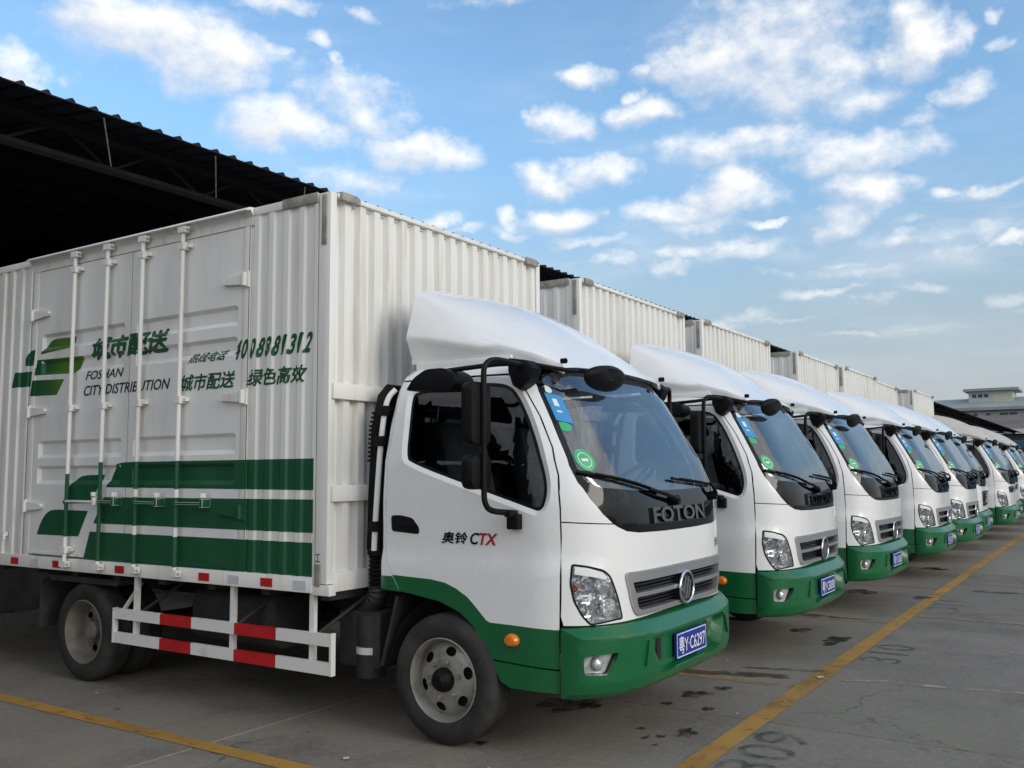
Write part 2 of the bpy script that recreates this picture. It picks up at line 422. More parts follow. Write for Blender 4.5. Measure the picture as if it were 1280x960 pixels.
def text2d(body, bold=0.0, grow=0.0, space=1.0):
    """flat lettering; bold strokes are stacked shifted copies (vertex z counts the layers)"""
    cu = bpy.data.curves.new('lettering', 'FONT')
    cu.body = body; cu.size = 1.0; cu.offset = grow; cu.space_character = space; cu.resolution_u = 3
    to = bpy.data.objects.new('lettering', cu); COL.objects.link(to)
    dg = bpy.context.evaluated_depsgraph_get()
    me = bpy.data.meshes.new_from_object(to.evaluated_get(dg))
    bm = bmesh.new(); bm.from_mesh(me)
    bpy.data.objects.remove(to); bpy.data.curves.remove(cu); bpy.data.meshes.remove(me)
    bmesh.ops.remove_doubles(bm, verts=bm.verts, dist=1e-5)
    if bold > 0:
        src = bm; bm = bmesh.new()
        for k, (dx, dy) in enumerate(((0, 0), (1, .3), (-1, -.3), (.3, 1), (-.3, -1), (.7, -.7), (-.7, .7))):
            mp = {v: bm.verts.new((v.co.x + dx * bold, v.co.y + dy * bold, k)) for v in src.verts}
            for f in src.faces: bm.faces.new([mp[v] for v in f.verts])
        src.free()
    return bm
def fit2d(bm, u0, v0, w, h, shear=0.0):
    x0 = min(v.co.x for v in bm.verts); x1 = max(v.co.x for v in bm.verts)
    y0 = min(v.co.y for v in bm.verts); y1 = max(v.co.y for v in bm.verts)
    for v in bm.verts:
        a = (v.co.x - x0) / (x1 - x0); b = (v.co.y - y0) / (y1 - y0)
        v.co = Vector((u0 + a * w + shear * b, v0 + b * h, v.co.z))
    return bm
def map2d(fm, f, mi=0, out=None):
    bm = out if out is not None else bmesh.new()
    mp = {v: bm.verts.new(f(v.co.x, v.co.y)) for v in fm.verts}
    for fc in fm.faces:
        try: nf = bm.faces.new([mp[v] for v in fc.verts]); nf.material_index = mi
        except ValueError: pass
    fm.free(); return bm
def tag(o, label, cat, group=None, kind=None):
    o['label'] = label; o['category'] = cat
    if group: o['group'] = group
    if kind: o['kind'] = kind
    return o
def thing(name, label, cat, loc=(0, 0, 0), group=None):
    o = bpy.data.objects.new(name, None); COL.objects.link(o)
    o.empty_display_size = 0.2
    o.location = loc
    return tag(o, label, cat, group)
def lerp(x, X, Y):
    if x <= X[0]: return Y[0]
    for i in range(1, len(X)):
        if x <= X[i]:
            t = (x - X[i - 1]) / (X[i] - X[i - 1]); return Y[i - 1] + (Y[i] - Y[i - 1]) * t
    return Y[-1]

# ================================================================== SETTING
def gp(x, y): return 3.8239 + (x - 3.8239) * 1.0209, -3.8968 + (y + 3.8968) * 1.0209

def concrete_mat(name, base):
    m = bpy.data.materials.new(name); m.use_nodes = True
    t = NT(m.node_tree); b = t.n['Principled BSDF']
    geo = t.new('ShaderNodeNewGeometry'); P = geo.outputs['Position']
    hue = t.ramp(t.noise(P, .8, 4, .55), .35, .65)
    big = t.noise(P, 0.22, 5, 0.55); mid = t.noise(P, 1.3, 6, 0.62); fine = t.noise(P, 22, 8, 0.75); speck = t.noise(P, 110, 4, 0.65)
    c = t.mix(t.ramp(big, .3, .7), tuple(x * .86 for x in base), tuple(x * 1.12 for x in base))
    c = t.mix(hue, c, t.vmath('MULTIPLY', c, (.98, 1.05, .96)))
    c = t.mix(t.math('MULTIPLY', t.ramp(mid, .42, .72), .7), c, tuple(x * .60 for x in base))
    blot_ = t.noise(P, .55, 7, .68)
    c = t.mix(t.math('MULTIPLY', t.ramp(blot_, .52, .66), .7), c, tuple(x * .48 for x in base))
    c = t.mix(t.math('MULTIPLY', t.ramp(fine, .38, .68), .5), c, tuple(x * 1.35 for x in base))
    c = t.mix(t.math('MULTIPLY', t.ramp(speck, .58, .68), .6), c, tuple(x * .45 for x in base))
    # tyre drag marks along the row and old drips
    st = t.noise(t.vmath('MULTIPLY', P, (2.6, .16, 1)), 1.0, 5, .6)
    c = t.mix(t.math('MULTIPLY', t.ramp(st, .56, .74), .38), c, tuple(x * .55 for x in base))
    st2 = t.noise(t.vmath('MULTIPLY', P, (.28, 2.2, 1)), 1.0, 5, .6)
    c = t.mix(t.math('MULTIPLY', t.ramp(st2, .58, .76), .35), c, tuple(x * .6 for x in base))
    vor = t.new('ShaderNodeTexVoronoi', feature='DISTANCE_TO_EDGE'); t.l.new(t.vmath('ADD', P, t.vmath('MULTIPLY', t.noise(P, 1.1, 5, .6, color=True), (1.6, 1.6, 0))), vor.inputs['Vector']); vor.inputs['Scale'].default_value = .33
    cr = t.math('MULTIPLY', t.ramp(vor.outputs[0], 0.0, .006, 1, 0), t.ramp(t.noise(P, .35, 3), .42, .56))
    c = t.mix(t.math('MULTIPLY', cr, .55), c, (.02, .019, .018))
    oi = t.new('ShaderNodeObjectInfo')
    c2 = t.vmath('SCALE', c, scale=t.math('MULTIPLY_ADD', oi.outputs['Random'], .22, .89))
    t.l.new(c2, b.inputs['Base Color'])
    t.l.new(t.ramp(mid, .3, .75, .95, .72), b.inputs['Roughness'])
    b.inputs['Specular IOR Level'].default_value = .35
    bn = t.new('ShaderNodeBump'); bn.inputs['Strength'].default_value = .35; bn.inputs['Distance'].default_value = .006
    t.l.new(t.math('ADD', fine, t.math('MULTIPLY', speck, .5)), bn.inputs['Height']); t.l.new(bn.outputs[0], b.inputs['Normal'])
    return m
concrete = concrete_mat('yard_concrete', (.205, .182, .156))
def worn_paint(name, col, lo=.42, hi=.60, scale=7.0, amt=1.0):
    m = bpy.data.materials.new(name); m.use_nodes = True
    t = NT(m.node_tree); b = t.n['Principled BSDF']
    geo = t.new('ShaderNodeNewGeometry'); P = geo.outputs['Position']
    n = t.noise(P, scale, 8, .7); n2 = t.noise(P, 1.2, 4, .6)
    b.inputs['Roughness'].default_value = .7
    c = t.mix(t.ramp(n2, .3, .7), tuple(x * .7 for x in col), col)
    t.l.new(c, b.inputs['Base Color'])
    a = t.math('MULTIPLY', t.ramp(t.math('ADD', n, t.math('MULTIPLY', n2, .35)), lo, hi), amt)
    t.l.new(a, b.inputs['Alpha'])
    return m
yellow = worn_paint('worn_yellow_paint', (.46, .255, .055), .40, .66, amt=.93)
yellow_faint = worn_paint('faded_yellow_paint', (.40, .26, .09), .55, .80, amt=.75)
tan_patch = worn_paint('old_white_paint', (.50, .40, .28), .58, .72, 4.0, .85)
green_num = worn_paint('worn_green_paint', (.035, .075, .058), .52, .82, 9.0, .62)
oil = worn_paint('oil_stain_black', (.022, .020, .018), .48, .80, 7.0, .85)
oil.node_tree.nodes['Principled BSDF'].inputs['Roughness'].default_value = .35
rust_mud = worn_paint('mud_stain_brown', (.10, .065, .03), .52, .72, 6.0, .8)

ground = None
bm = new()
v = [bm.verts.new(p) for p in ((-1500, -1500, -.045), (1500, -1500, -.045), (1500, 3000, -.045), (-1500, 3000, -.045))]
bm.faces.new(v)
ground = obj('ground', bm, concrete_mat('far_yard_concrete', (.19, .169, .147)), smooth=0)
ground['kind'] = 'structure'
# concrete slabs with open joints
SX, SY = 4.8, 4.5
sm = bmesh.new(); box(sm, 0.008, SX - .008, 0.008, SY - .008, -.06, 0.0)
bmesh.ops.bevel(sm, geom=[e for e in sm.edges if all(abs(vv.co.z) < 1e-6 for vv in e.verts)], offset=.006, segments=1, affect='EDGES')
sme = bpy.data.meshes.new('concrete_slab'); sm.to_mesh(sme); sm.free(); sme.materials.append(concrete)
jy = gp(2, 1.45)[1]
for i in range(-5, 6):
    for j in range(-4, 18):
        o = bpy.data.objects.new('concrete_slab', sme); COL.objects.link(o); o.parent = ground
        o.location = (-.42 + i * SX, jy + j * SY, random.uniform(-.002, 0))
def flat(name, pts, m, z, parent=ground):
    bm = new(); f = bm.faces.new([bm.verts.new((p[0], p[1], z)) for p in pts])
    f.normal_update()
    if f.normal.z < 0: f.normal_flip()
    return obj(name, bm, m, parent, smooth=0)
def blot(name, x, y, rx, ry, m, z, n=40, jag=.42, rot=0.0):
    pts = []
    ph = [random.uniform(0, 6.28) for _ in range(4)]
    for k in range(n):
        a = 2 * math.pi * k / n
        r = 1 + jag * (math.sin(2 * a + ph[0]) * .5 + math.sin(3 * a + ph[1]) * .45 + math.sin(5 * a + ph[2]) * .35 + math.sin(7 * a + ph[3]) * .25)
        dx, dy = rx * r * math.cos(a), ry * r * math.sin(a)
        pts.append((x + dx * math.cos(rot) - dy * math.sin(rot), y + dx * math.sin(rot) + dy * math.cos(rot)))
    return flat(name, pts, m, z)
lx = gp(2.0, 0)[0]
flat('bay_line', [(lx - .065, -14), (lx + .065, -14), (lx + .05, 70), (lx - .08, 70)], yellow, .003)
for k, y in enumerate((-3.52, -.565, 2.385, 5.36, 8.34, 11.35, 14.35, 17.35, 20.35, 23.35)):
    yy = gp(0, y)[1]
    flat('bay_line', [(-7.5, yy - .055), (lx - .06, yy - .055), (lx - .06, yy + .055), (-7.5, yy + .055)], yellow if k in (0, 1) else yellow_faint, .0025 if k != 1 else .003)
for (x0, x1, y0, y1, w, m) in ((2.10, 2.42, 2.72, 2.86, .07, tan_patch), (2.50, 3.20, 2.84, 2.96, .08, tan_patch), (3.2, 4.4, 2.96, 3.02, .05, tan_patch), (2.08, 3.3, 5.98, 5.93, .09, yellow_faint), (3.3, 5.6, 5.93, 5.86, .09, tan_patch), (2.35, 2.75, 4.45, 4.43, .05, tan_patch), (2.95, 3.2, 4.42, 4.40, .05, tan_patch), (3.4, 5.2, 4.36, 4.30, .05, tan_patch), (2.1, 6, 9.0, 8.9, .09, yellow_faint)):
    a = gp(x0, y0); b = gp(x1, y1); n = 14
    U = [(a[0] + (b[0] - a[0]) * k / n, a[1] + (b[1] - a[1]) * k / n) for k in range(n + 1)]
    flat('old_marking', [(p[0], p[1] - w / 2 * random.uniform(.5, 1.2)) for p in U] + [(p[0], p[1] + w / 2 * random.uniform(.5, 1.2)) for p in U[::-1]], m, .003)
# bay numbers, painted to be read from the yard
for txt, x, y in (('309', 2.085, .50), ('310', 2.085, 3.50), ('311', 2.085, 6.50)):
    fm = fit2d(text2d(txt), 0, 0, .80, .30)
    a = gp(x, y)
    bm = map2d(fm, lambda u, v: Vector((a[0] + .30 - v, a[1] + u, .003)))
    for f in bm.faces:
        f.normal_update()
        if f.normal.z < 0: f.normal_flip()
    obj('bay_number', bm, green_num, ground, smooth=0)
for (x, y, rx, ry) in ((1.752, 1.00, .05, .085), (1.46, 1.86, .085, .10), (1.74, 4.25, .10, .20), (1.66, 1.55, .03, .05), (1.40, 1.54, .03, .04), (1.60, .80, .02, .03), (1.66, .86, .022, .03), (1.70, .70, .015, .02), (1.5, .95, .02, .03), (1.55, 2.1, .05, .06), (1.35, 4.6, .08, .12), (1.2, 7.6, .15, .2), (1.5, 10.7, .15, .2), (.9, 1.2, .16, .2), (-2.2, -.9, .06, .05), (-1.4, -.35, .03, .03), (.9, .25, .04, .03), (1.9, 7.4, .12, .1)):
    a = gp(x, y); blot('oil_stain', a[0], a[1], rx, ry, oil, .0035)
for (x, y, rx, ry, r) in ((1.60, 2.62, .30, .05, .1), (1.25, 2.5, .35, .06, .1), (1.75, 2.9, .25, .04, .3), (1.3, 5.5, .4, .06, 0), (2.6, 8.3, .3, .08, 0)):
    a = gp(x, y); blot('mud_stain', a[0], a[1], rx, ry, rust_mud, .0042, rot=r)
# scraps of litter and grit
bm = new()
for k in range(150):
    x, y = random.uniform(-3, 7), random.uniform(-2.5, 22)
    s = random.uniform(.004, .014) if k > 12 else random.uniform(.015, .03)
    a = random.uniform(0, 6.28)
    vs = [bm.verts.new((x + s * math.cos(a + t), y + s * 1.4 * math.sin(a + t), .006 + random.uniform(0, .006))) for t in (0, 1.7, 3.3, 4.6)]
    f = bm.faces.new(vs); f.normal_update()
    if f.normal.z < 0: f.normal_flip()
lt = obj('litter', bm, mat('litter_paper', (.55, .54, .50), .8), smooth=0)
tag(lt, 'tiny pale scraps of litter scattered over the concrete yard', 'litter', kind='stuff')

# ---------------------------------------------- open shed behind the trucks
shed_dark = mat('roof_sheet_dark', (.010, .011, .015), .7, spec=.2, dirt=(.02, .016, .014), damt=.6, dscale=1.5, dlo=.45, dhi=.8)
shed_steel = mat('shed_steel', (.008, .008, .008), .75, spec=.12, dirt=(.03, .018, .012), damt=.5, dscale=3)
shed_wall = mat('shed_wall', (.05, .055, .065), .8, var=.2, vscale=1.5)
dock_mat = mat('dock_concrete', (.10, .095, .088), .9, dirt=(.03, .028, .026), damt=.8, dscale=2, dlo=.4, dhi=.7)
shed = thing('open_shed', 'long dark open shed with a corrugated roof behind the parked trucks', 'shed', (-15, 40, 0))
def at_shed(o):
    o.parent = shed; o.matrix_parent_inverse = Matrix.Translation((15, -40, 0)); return o
EX, EZ, SLOPE = -4.0, 4.86, .11
def roof_z(x): return EZ + (EX - x) * SLOPE
W_SH = .93
sm = new()
prof = []
for k in range(4):
    y = k * W_SH / 4
    prof += [(y, 0), (y + .165, 0), (y + .182, .030), (y + .196, .036), (y + .210, .030)]
prof += [(W_SH - .0005, 0), (W_SH + .02, .004)]
XL = [EX, -14.0, -24.0]
rows = [[sm.verts.new((x, y, roof_z(x) + h)) for y, h in prof] for x in XL]
low = [sm.verts.new((EX, y, roof_z(EX) - .012)) for y, h in prof]
for a, b in zip(rows[:-1], rows[1:]):
    for k in range(len(prof) - 1): sm.faces.new((a[k], a[k + 1], b[k + 1], b[k]))
for k in range(len(prof) - 1): sm.faces.new((low[k], low[k + 1], rows[0][k + 1], rows[0][k]))
sme2 = bpy.data.meshes.new('roof_sheet'); sm.to_mesh(sme2); sm.free(); sme2.materials.append(shed_dark)
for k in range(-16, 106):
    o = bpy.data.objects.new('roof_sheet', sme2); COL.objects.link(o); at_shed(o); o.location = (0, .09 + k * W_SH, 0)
Y0, Y1 = -15.0, 98.5
for k in range(1, 18):
    x = EX + .5 - k * 1.05
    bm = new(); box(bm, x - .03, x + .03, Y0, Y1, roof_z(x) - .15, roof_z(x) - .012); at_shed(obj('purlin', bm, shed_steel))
# lattice girder along the open edge and cross trusses on columns
bm = new()
tube(bm, [(EX - .55, Y0, EZ - .34), (EX - .55, Y1, EZ - .34)], .05, 6); tube(bm, [(EX - .55, Y0, EZ - .02), (EX - .55, Y1, EZ - .02)], .04, 6)
y = Y0; up = True
while y < Y1 - .6:
    a, b = (EZ - .34, EZ - .02) if up else (EZ - .02, EZ - .34)
    tube(bm, [(EX - .55, y, a), (EX - .55, y + .55, b)], .016, 5, caps=False); y += .55; up = not up
at_shed(obj('edge_girder', bm, shed_steel))
for k in range(12):
    yy = -11.5 + k * 9.0
    bm = new()
    tube(bm, [(EX - .1, yy, EZ - .05), (-24, yy, roof_z(-24) - .05)], .05, 6); tube(bm, [(EX - .5, yy, EZ - .34), (-24, yy, roof_z(-24) - 1.0)], .05, 6)
    n = 22
    for q in range(n):
        xa = EX - .5 - q * 19.5 / n; xb = xa - 19.5 / n; fa = (q / n); fb = ((q + 1) / n)
        za = roof_z(xa) - .05; zb = roof_z(xb) - (.34 + .66 * fb)
        tube(bm, [(xa, yy, za), (xb, yy, zb)] if q % 2 == 0 else [(xa, yy, roof_z(xa) - (.34 + .66 * fa)), (xb, yy, roof_z(xb) - .05)], .02, 5, caps=False)
    at_shed(obj('roof_truss', bm, shed_steel))
    for cxx in (-9.0, -23.6):
        bm = new(); tube(bm, [(cxx, yy, 0), (cxx, yy, roof_z(cxx) - .1)], .11, 14); at_shed(obj('column', bm, shed_steel))
# thin tie rods seen between girder and edge
for k in range(60):
    yy = -8 + k * 1.3
    bm = new(); tube(bm, [(EX - .05, yy, EZ - .03), (EX - .55, yy + .42, EZ - .32)], .007, 5); at_shed(obj('tie_rod', bm, steel_grey))
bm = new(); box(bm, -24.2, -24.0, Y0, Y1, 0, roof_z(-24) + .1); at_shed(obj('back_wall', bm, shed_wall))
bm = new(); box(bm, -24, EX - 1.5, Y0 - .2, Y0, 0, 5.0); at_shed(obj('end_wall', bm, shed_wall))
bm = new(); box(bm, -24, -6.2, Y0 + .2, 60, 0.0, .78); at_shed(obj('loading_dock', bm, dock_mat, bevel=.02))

# ---------------------------------------------- far end of the yard
blue_sheet = mat('blue_fence_sheet', (.05, .13, .24), .6, var=.15, vscale=.6)
fence = thing('site_fence', 'blue corrugated sheet fence closing the far end of the yard', 'fence', (4, 101, 0))
fm_me = None
sm = new(); pr = []
for k in range(4): pr += [(k * .3, 0), (k * .3 + .12, 0), (k * .3 + .15, .06), (k * .3 + .27, .06)]
pr += [(1.2, 0)]
A = [sm.verts.new((x, -y, 0.0)) for x, y in pr]; B = [sm.verts.new((x, -y, 4.2)) for x, y in pr]
for k in range(len(pr) - 1): sm.faces.new((A[k], A[k + 1], B[k + 1], B[k]))
fme = bpy.data.meshes.new('fence_sheet'); sm.to_mesh(fme); sm.free(); fme.materials.append(blue_sheet)
for k in range(26):
    o = bpy.data.objects.new('fence_sheet', fme); COL.objects.link(o); o.parent = fence; o.location = (-18 + k * 1.2, 0, 0)
for k in range(11):
    bm = new(); box(bm, -18 + k * 3.0 - .04, -18 + k * 3.0 + .04, .02, .10, 0, 4.3); obj('fence_post', bm, shed_steel, fence)
leaf = mat('hedge_leaf', (.045, .085, .025), .7, var=.4, vscale=2)
for i, (hx, hy, hh, rr_) in enumerate(((-4.6, 97.5, 2.2, 1.2), (-1.6, 97.0, 2.6, 1.4), (1.8, 97.5, 2.0, 1.3), (5.2, 97.2, 2.4, 1.3), (9.0, 97.0, 2.2, 1.5))):
    sh = thing('shrub', ['lowest leafy shrub at the foot of the blue fence, beside the shed', 'tallest leafy shrub in front of the blue fence', 'small round shrub in front of the blue fence, third from the shed', 'dense shrub in front of the blue fence, fourth from the shed', 'wide shrub in front of the blue fence, farthest from the shed'][i], 'shrub', (hx, hy, 0), 'shrubs along the blue fence')
    bm = new()
    for k in range(900):
        a = random.uniform(0, 6.28); u = random.random() ** .5; hgt = random.random()
        rad = rr_ * u * (0.55 + .55 * math.sin(math.pi * min(1, hgt + .12))) * (1 + .2 * math.sin(3 * a + i))
        c = Vector((rad * math.cos(a), rad * math.sin(a), .15 + hgt * hh))
        d1 = Vector((random.gauss(0, 1), random.gauss(0, 1), random.gauss(0, .7))).normalized() * .13; d2 = d1.orthogonal().normalized() * .07
        bm.faces.new([bm.verts.new(c + q) for q in (d1, d2, -d1, -d2)])
    obj('foliage', bm, leaf, sh, smooth=0)
    bm = new()
    for q in range(4): tube(bm, [(0, 0, 0), (random.uniform(-.4, .4), random.uniform(-.4, .4), hh * .7)], [.05, .015], 6)
    obj('stem', bm, shed_steel, sh)

wall_pale = mat('building_render', (.44, .47, .475), .85, var=.12, vscale=.4, dirt=(.30, .31, .32), damt=.5, dscale=.5, dlo=.45, dhi=.75)
roof_band = mat('building_roof_band', (.29, .325, .335), .7, var=.12, vscale=.3)
pav_side = mat('pavilion_yellow_render', (.50, .515, .42), .85, var=.08)
win_dark = mat('window_dark_glass', (.03, .035, .04), .15)
win_frame = mat('window_frame_pale', (.5, .5, .48), .6)
brown_roof = mat('brown_roof_sheet', (.15, .13, .12), .8, var=.2, vscale=.5)
fascia_white = mat('white_fascia', (.62, .62, .60), .6)
YB = 118.0
bld = thing('office_building', 'grey block with a roof pavilion rising beyond the end of the yard', 'building', (-2, YB, 0))
def at_b(o): o.parent = bld; o.matrix_parent_inverse = Matrix.Translation((2, -YB, 0)); return o
bm = new(); box(bm, -26, 40, YB, YB + 12, 0, 8.4); at_b(obj('wall', bm, wall_pale, smooth=0))
bm = new()
prism(bm, [(YB - .7, 8.25), (YB - .7, 8.6), (YB + 3.2, 9.9), (YB + 12.7, 9.9), (YB + 12.7, 8.25)], 'x', -27, 41); at_b(obj('roof', bm, roof_band, smooth=0))
pv = new(); box(pv, -11.0, -6.3, YB + 1.5, YB + 6.5, 8.4, 10.65); pvo = at_b(obj('roof_pavilion', pv, wall_pale, smooth=0))
bm = new(); box(bm, -11.5, -5.6, YB + .9, YB + 7.1, 10.65, 10.95); obj('pavilion_roof', bm, roof_band, pvo, smooth=0)
bm = new(); box(bm, -8.35, -6.29, YB + 1.47, YB + 1.5, 8.9, 10.6); obj('pavilion_panel', bm, pav_side, pvo, smooth=0)
for k in range(3):
    bm = new(); box(bm, -10.6 + k * .65, -10.15 + k * .65, YB + 1.46, YB + 1.5, 9.9, 10.3); obj('pavilion_window', bm, win_dark, pvo, smooth=0)
x = -24.0; k = 0
while x < 38:
    w = (2.0, 2.0, .45, .45)[k % 4]
    zl = 6.1 if w > 1 else 7.45
    bm = new(); box(bm, x, x + w, YB - .02, YB + .05, zl, 7.9); wn = at_b(obj('window', bm, win_dark, smooth=0))
    if w > 1:
        bm = new()
        for q in (0, .48, .96): box(bm, x + q * w, x + q * w + .07, YB - .06, YB, zl, 7.9)
        box(bm, x, x + w, YB - .06, YB, 7.3, 7.36); obj('window_frame', bm, win_frame, wn, smooth=0)
        for zz in (4.4, 1.2):
            bm = new(); box(bm, x, x + w, YB - .02, YB + .05, zz - 1.1, zz + .8); at_b(obj('window', bm, win_dark, smooth=0))
    x += w + (.55 if k % 4 == 0 else .9); k += 1
lean = thing('low_warehouse', 'low warehouse with a dark brown roof and white fascia before the grey block', 'warehouse', (6, 108, 0))
bm = new(); prism(bm, [(105, 5.55), (112, 7.35), (112, 7.2), (105, 5.4)], 'x', -20, 34); o = obj('roof', bm, brown_roof, lean, smooth=0); o.matrix_parent_inverse = Matrix.Translation((-6, -108, 0))
bm = new(); box(bm, -20.2, 34.2, 104.9, 105.0, 5.0, 5.52); o = obj('fascia', bm, fascia_white, lean, smooth=0); o.matrix_parent_inverse = Matrix.Translation((-6, -108, 0))
bm = new(); box(bm, -19.5, 33.5, 105.4, 111.8, 0, 5.3); o = obj('wall', bm, shed_wall, lean, smooth=0); o.matrix_parent_inverse = Matrix.Translation((-6, -108, 0))

# ================================================================== TRUCKS
CY = 1.183            # lateral centre of a truck (its right flank is y = 0, its cargo front x = 0)
LZ = 0.03             # parts are measured from a level 3 cm above the tyre contact
BW = 2 * CY
def part(name, bm, mats, truck, smooth=35, bevel=0.0):
    o = obj(name, bm, mats, truck, smooth, bevel); o.location.z = LZ; return o
sub = obj

# ---------------------------------------------- cargo body, flank as a relief H(x, z)
BL = -4.25
PITCH_C = 0.1325
def corr(x, ph):
    t = ((x - ph) / PITCH_C) % 1.0
    if t < 0.30: return 0.0
    if t < 0.42: return -0.012 * (t - 0.30) / 0.12
    if t < 0.86: return -0.012
    return -0.012 * (1 - (t - 0.86) / 0.14)
PH1, PH2 = -0.523, -3.23
SW = [(2.372, 2.500), (2.182, 2.300), (1.556, 1.688), (1.364, 1.500)]
SWX = [(-3.015, -1.975), (-1.842, -0.795)]
def H(x, z):
    if x > -0.10: return 0.0
    if x > -0.69: return corr(x, PH1)
    if x > -0.755: return 0.0
    if x > -3.085:
        h = -0.004
        for (a, b) in SWX:
            if a < x < b:
                for (c, d) in SW:
                    if c < z < d:
                        k = min((x - a) / 0.02, (b - x) / 0.02, (z - c) / 0.03, (d - z) / 0.022, 1.0)
                        h -= 0.024 * max(0, k)
        return h
    if x > -3.17: return 0.0
    return corr(x, PH2)
def corr_lines(a, b, ph):
    out = []
    k = math.floor((a - ph) / PITCH_C)
    while ph + k * PITCH_C < b + PITCH_C:
        for t in (0, 0.30, 0.42, 0.86):
            x = ph + (k + t) * PITCH_C
            if a < x < b: out.append(x)
        k += 1
    return out
UX = corr_lines(-0.69, -0.10, PH1) + corr_lines(BL, -3.17, PH2) + [-0.1001, -0.0999, -0.6899, -0.6901, -0.7549, -0.7551, -3.0849, -3.0851, -3.1699, -3.1701]
for (a, b) in SWX: UX += [a, a + 0.02, b - 0.02, b]
VZ = []
for (c, d) in SW: VZ += [c, c + 0.03, d - 0.022, d]
def drape(off):
    return lambda x, z: Vector((x, -H(x, z) - off, z))
def draped(name, loops, m, parent, off=0.0016):
    bm = new()
    for lp in loops:
        u0, u1, v0, v1 = bounds(lp)
        fm = flat_mesh([lp], [u for u in UX if u0 < u < u1], [v for v in VZ if v0 < v < v1])
        map2d(fm, drape(off), out=bm)
    bmesh.ops.recalc_face_normals(bm, faces=bm.faces[:])
    for f in bm.faces:
        if f.normal.y > 0: f.normal_flip()
    return sub(name, bm, m, parent, smooth=0)
def draped_text(body, u0, v0, w, h, shear, m, parent, bold=0.0, off=0.0022, space=1.0):
    fm = fit2d(text2d(body, bold, 0.0, space), u0, v0, w, h, shear)
    cut2d(fm, [u for u in UX if u0 - 0.01 < u < u0 + w + 0.05], [v for v in VZ if v0 < v < v0 + h])
    bm = bmesh.new(); mp = {v: bm.verts.new((v.co.x, -H(v.co.x, v.co.y) - off - v.co.z * .0001, v.co.y)) for v in fm.verts}
    for fc in fm.faces:
        try: bm.faces.new([mp[v] for v in fc.verts])
        except ValueError: pass
    fm.free()
    for f in bm.faces:
        f.normal_update()
        if f.normal.y > 0: f.normal_flip()
    return sub('lettering', bm, m, parent, smooth=0)

logo_grad = bpy.data.materials.new('livery_graded_green_paint'); logo_grad.use_nodes = True
_t = NT(logo_grad.node_tree); _b = _t.n['Principled BSDF']; _b.inputs['Roughness'].default_value = 0.42
_c = _t.new('ShaderNodeTexCoord'); _s = _t.new('ShaderNodeSeparateXYZ'); _t.l.new(_c.outputs['Object'], _s.inputs[0])
_f = _t.ramp(_t.math('ADD', _s.outputs[0], _t.math('MULTIPLY', _t.noise(_c.outputs['Object'], 3.0), 0.3)), -2.95, -2.50)
_t.l.new(_t.mix(_f, (0.006, 0.085, 0.036), (0.085, 0.20, 0.02)), _b.inputs['Base Color'])

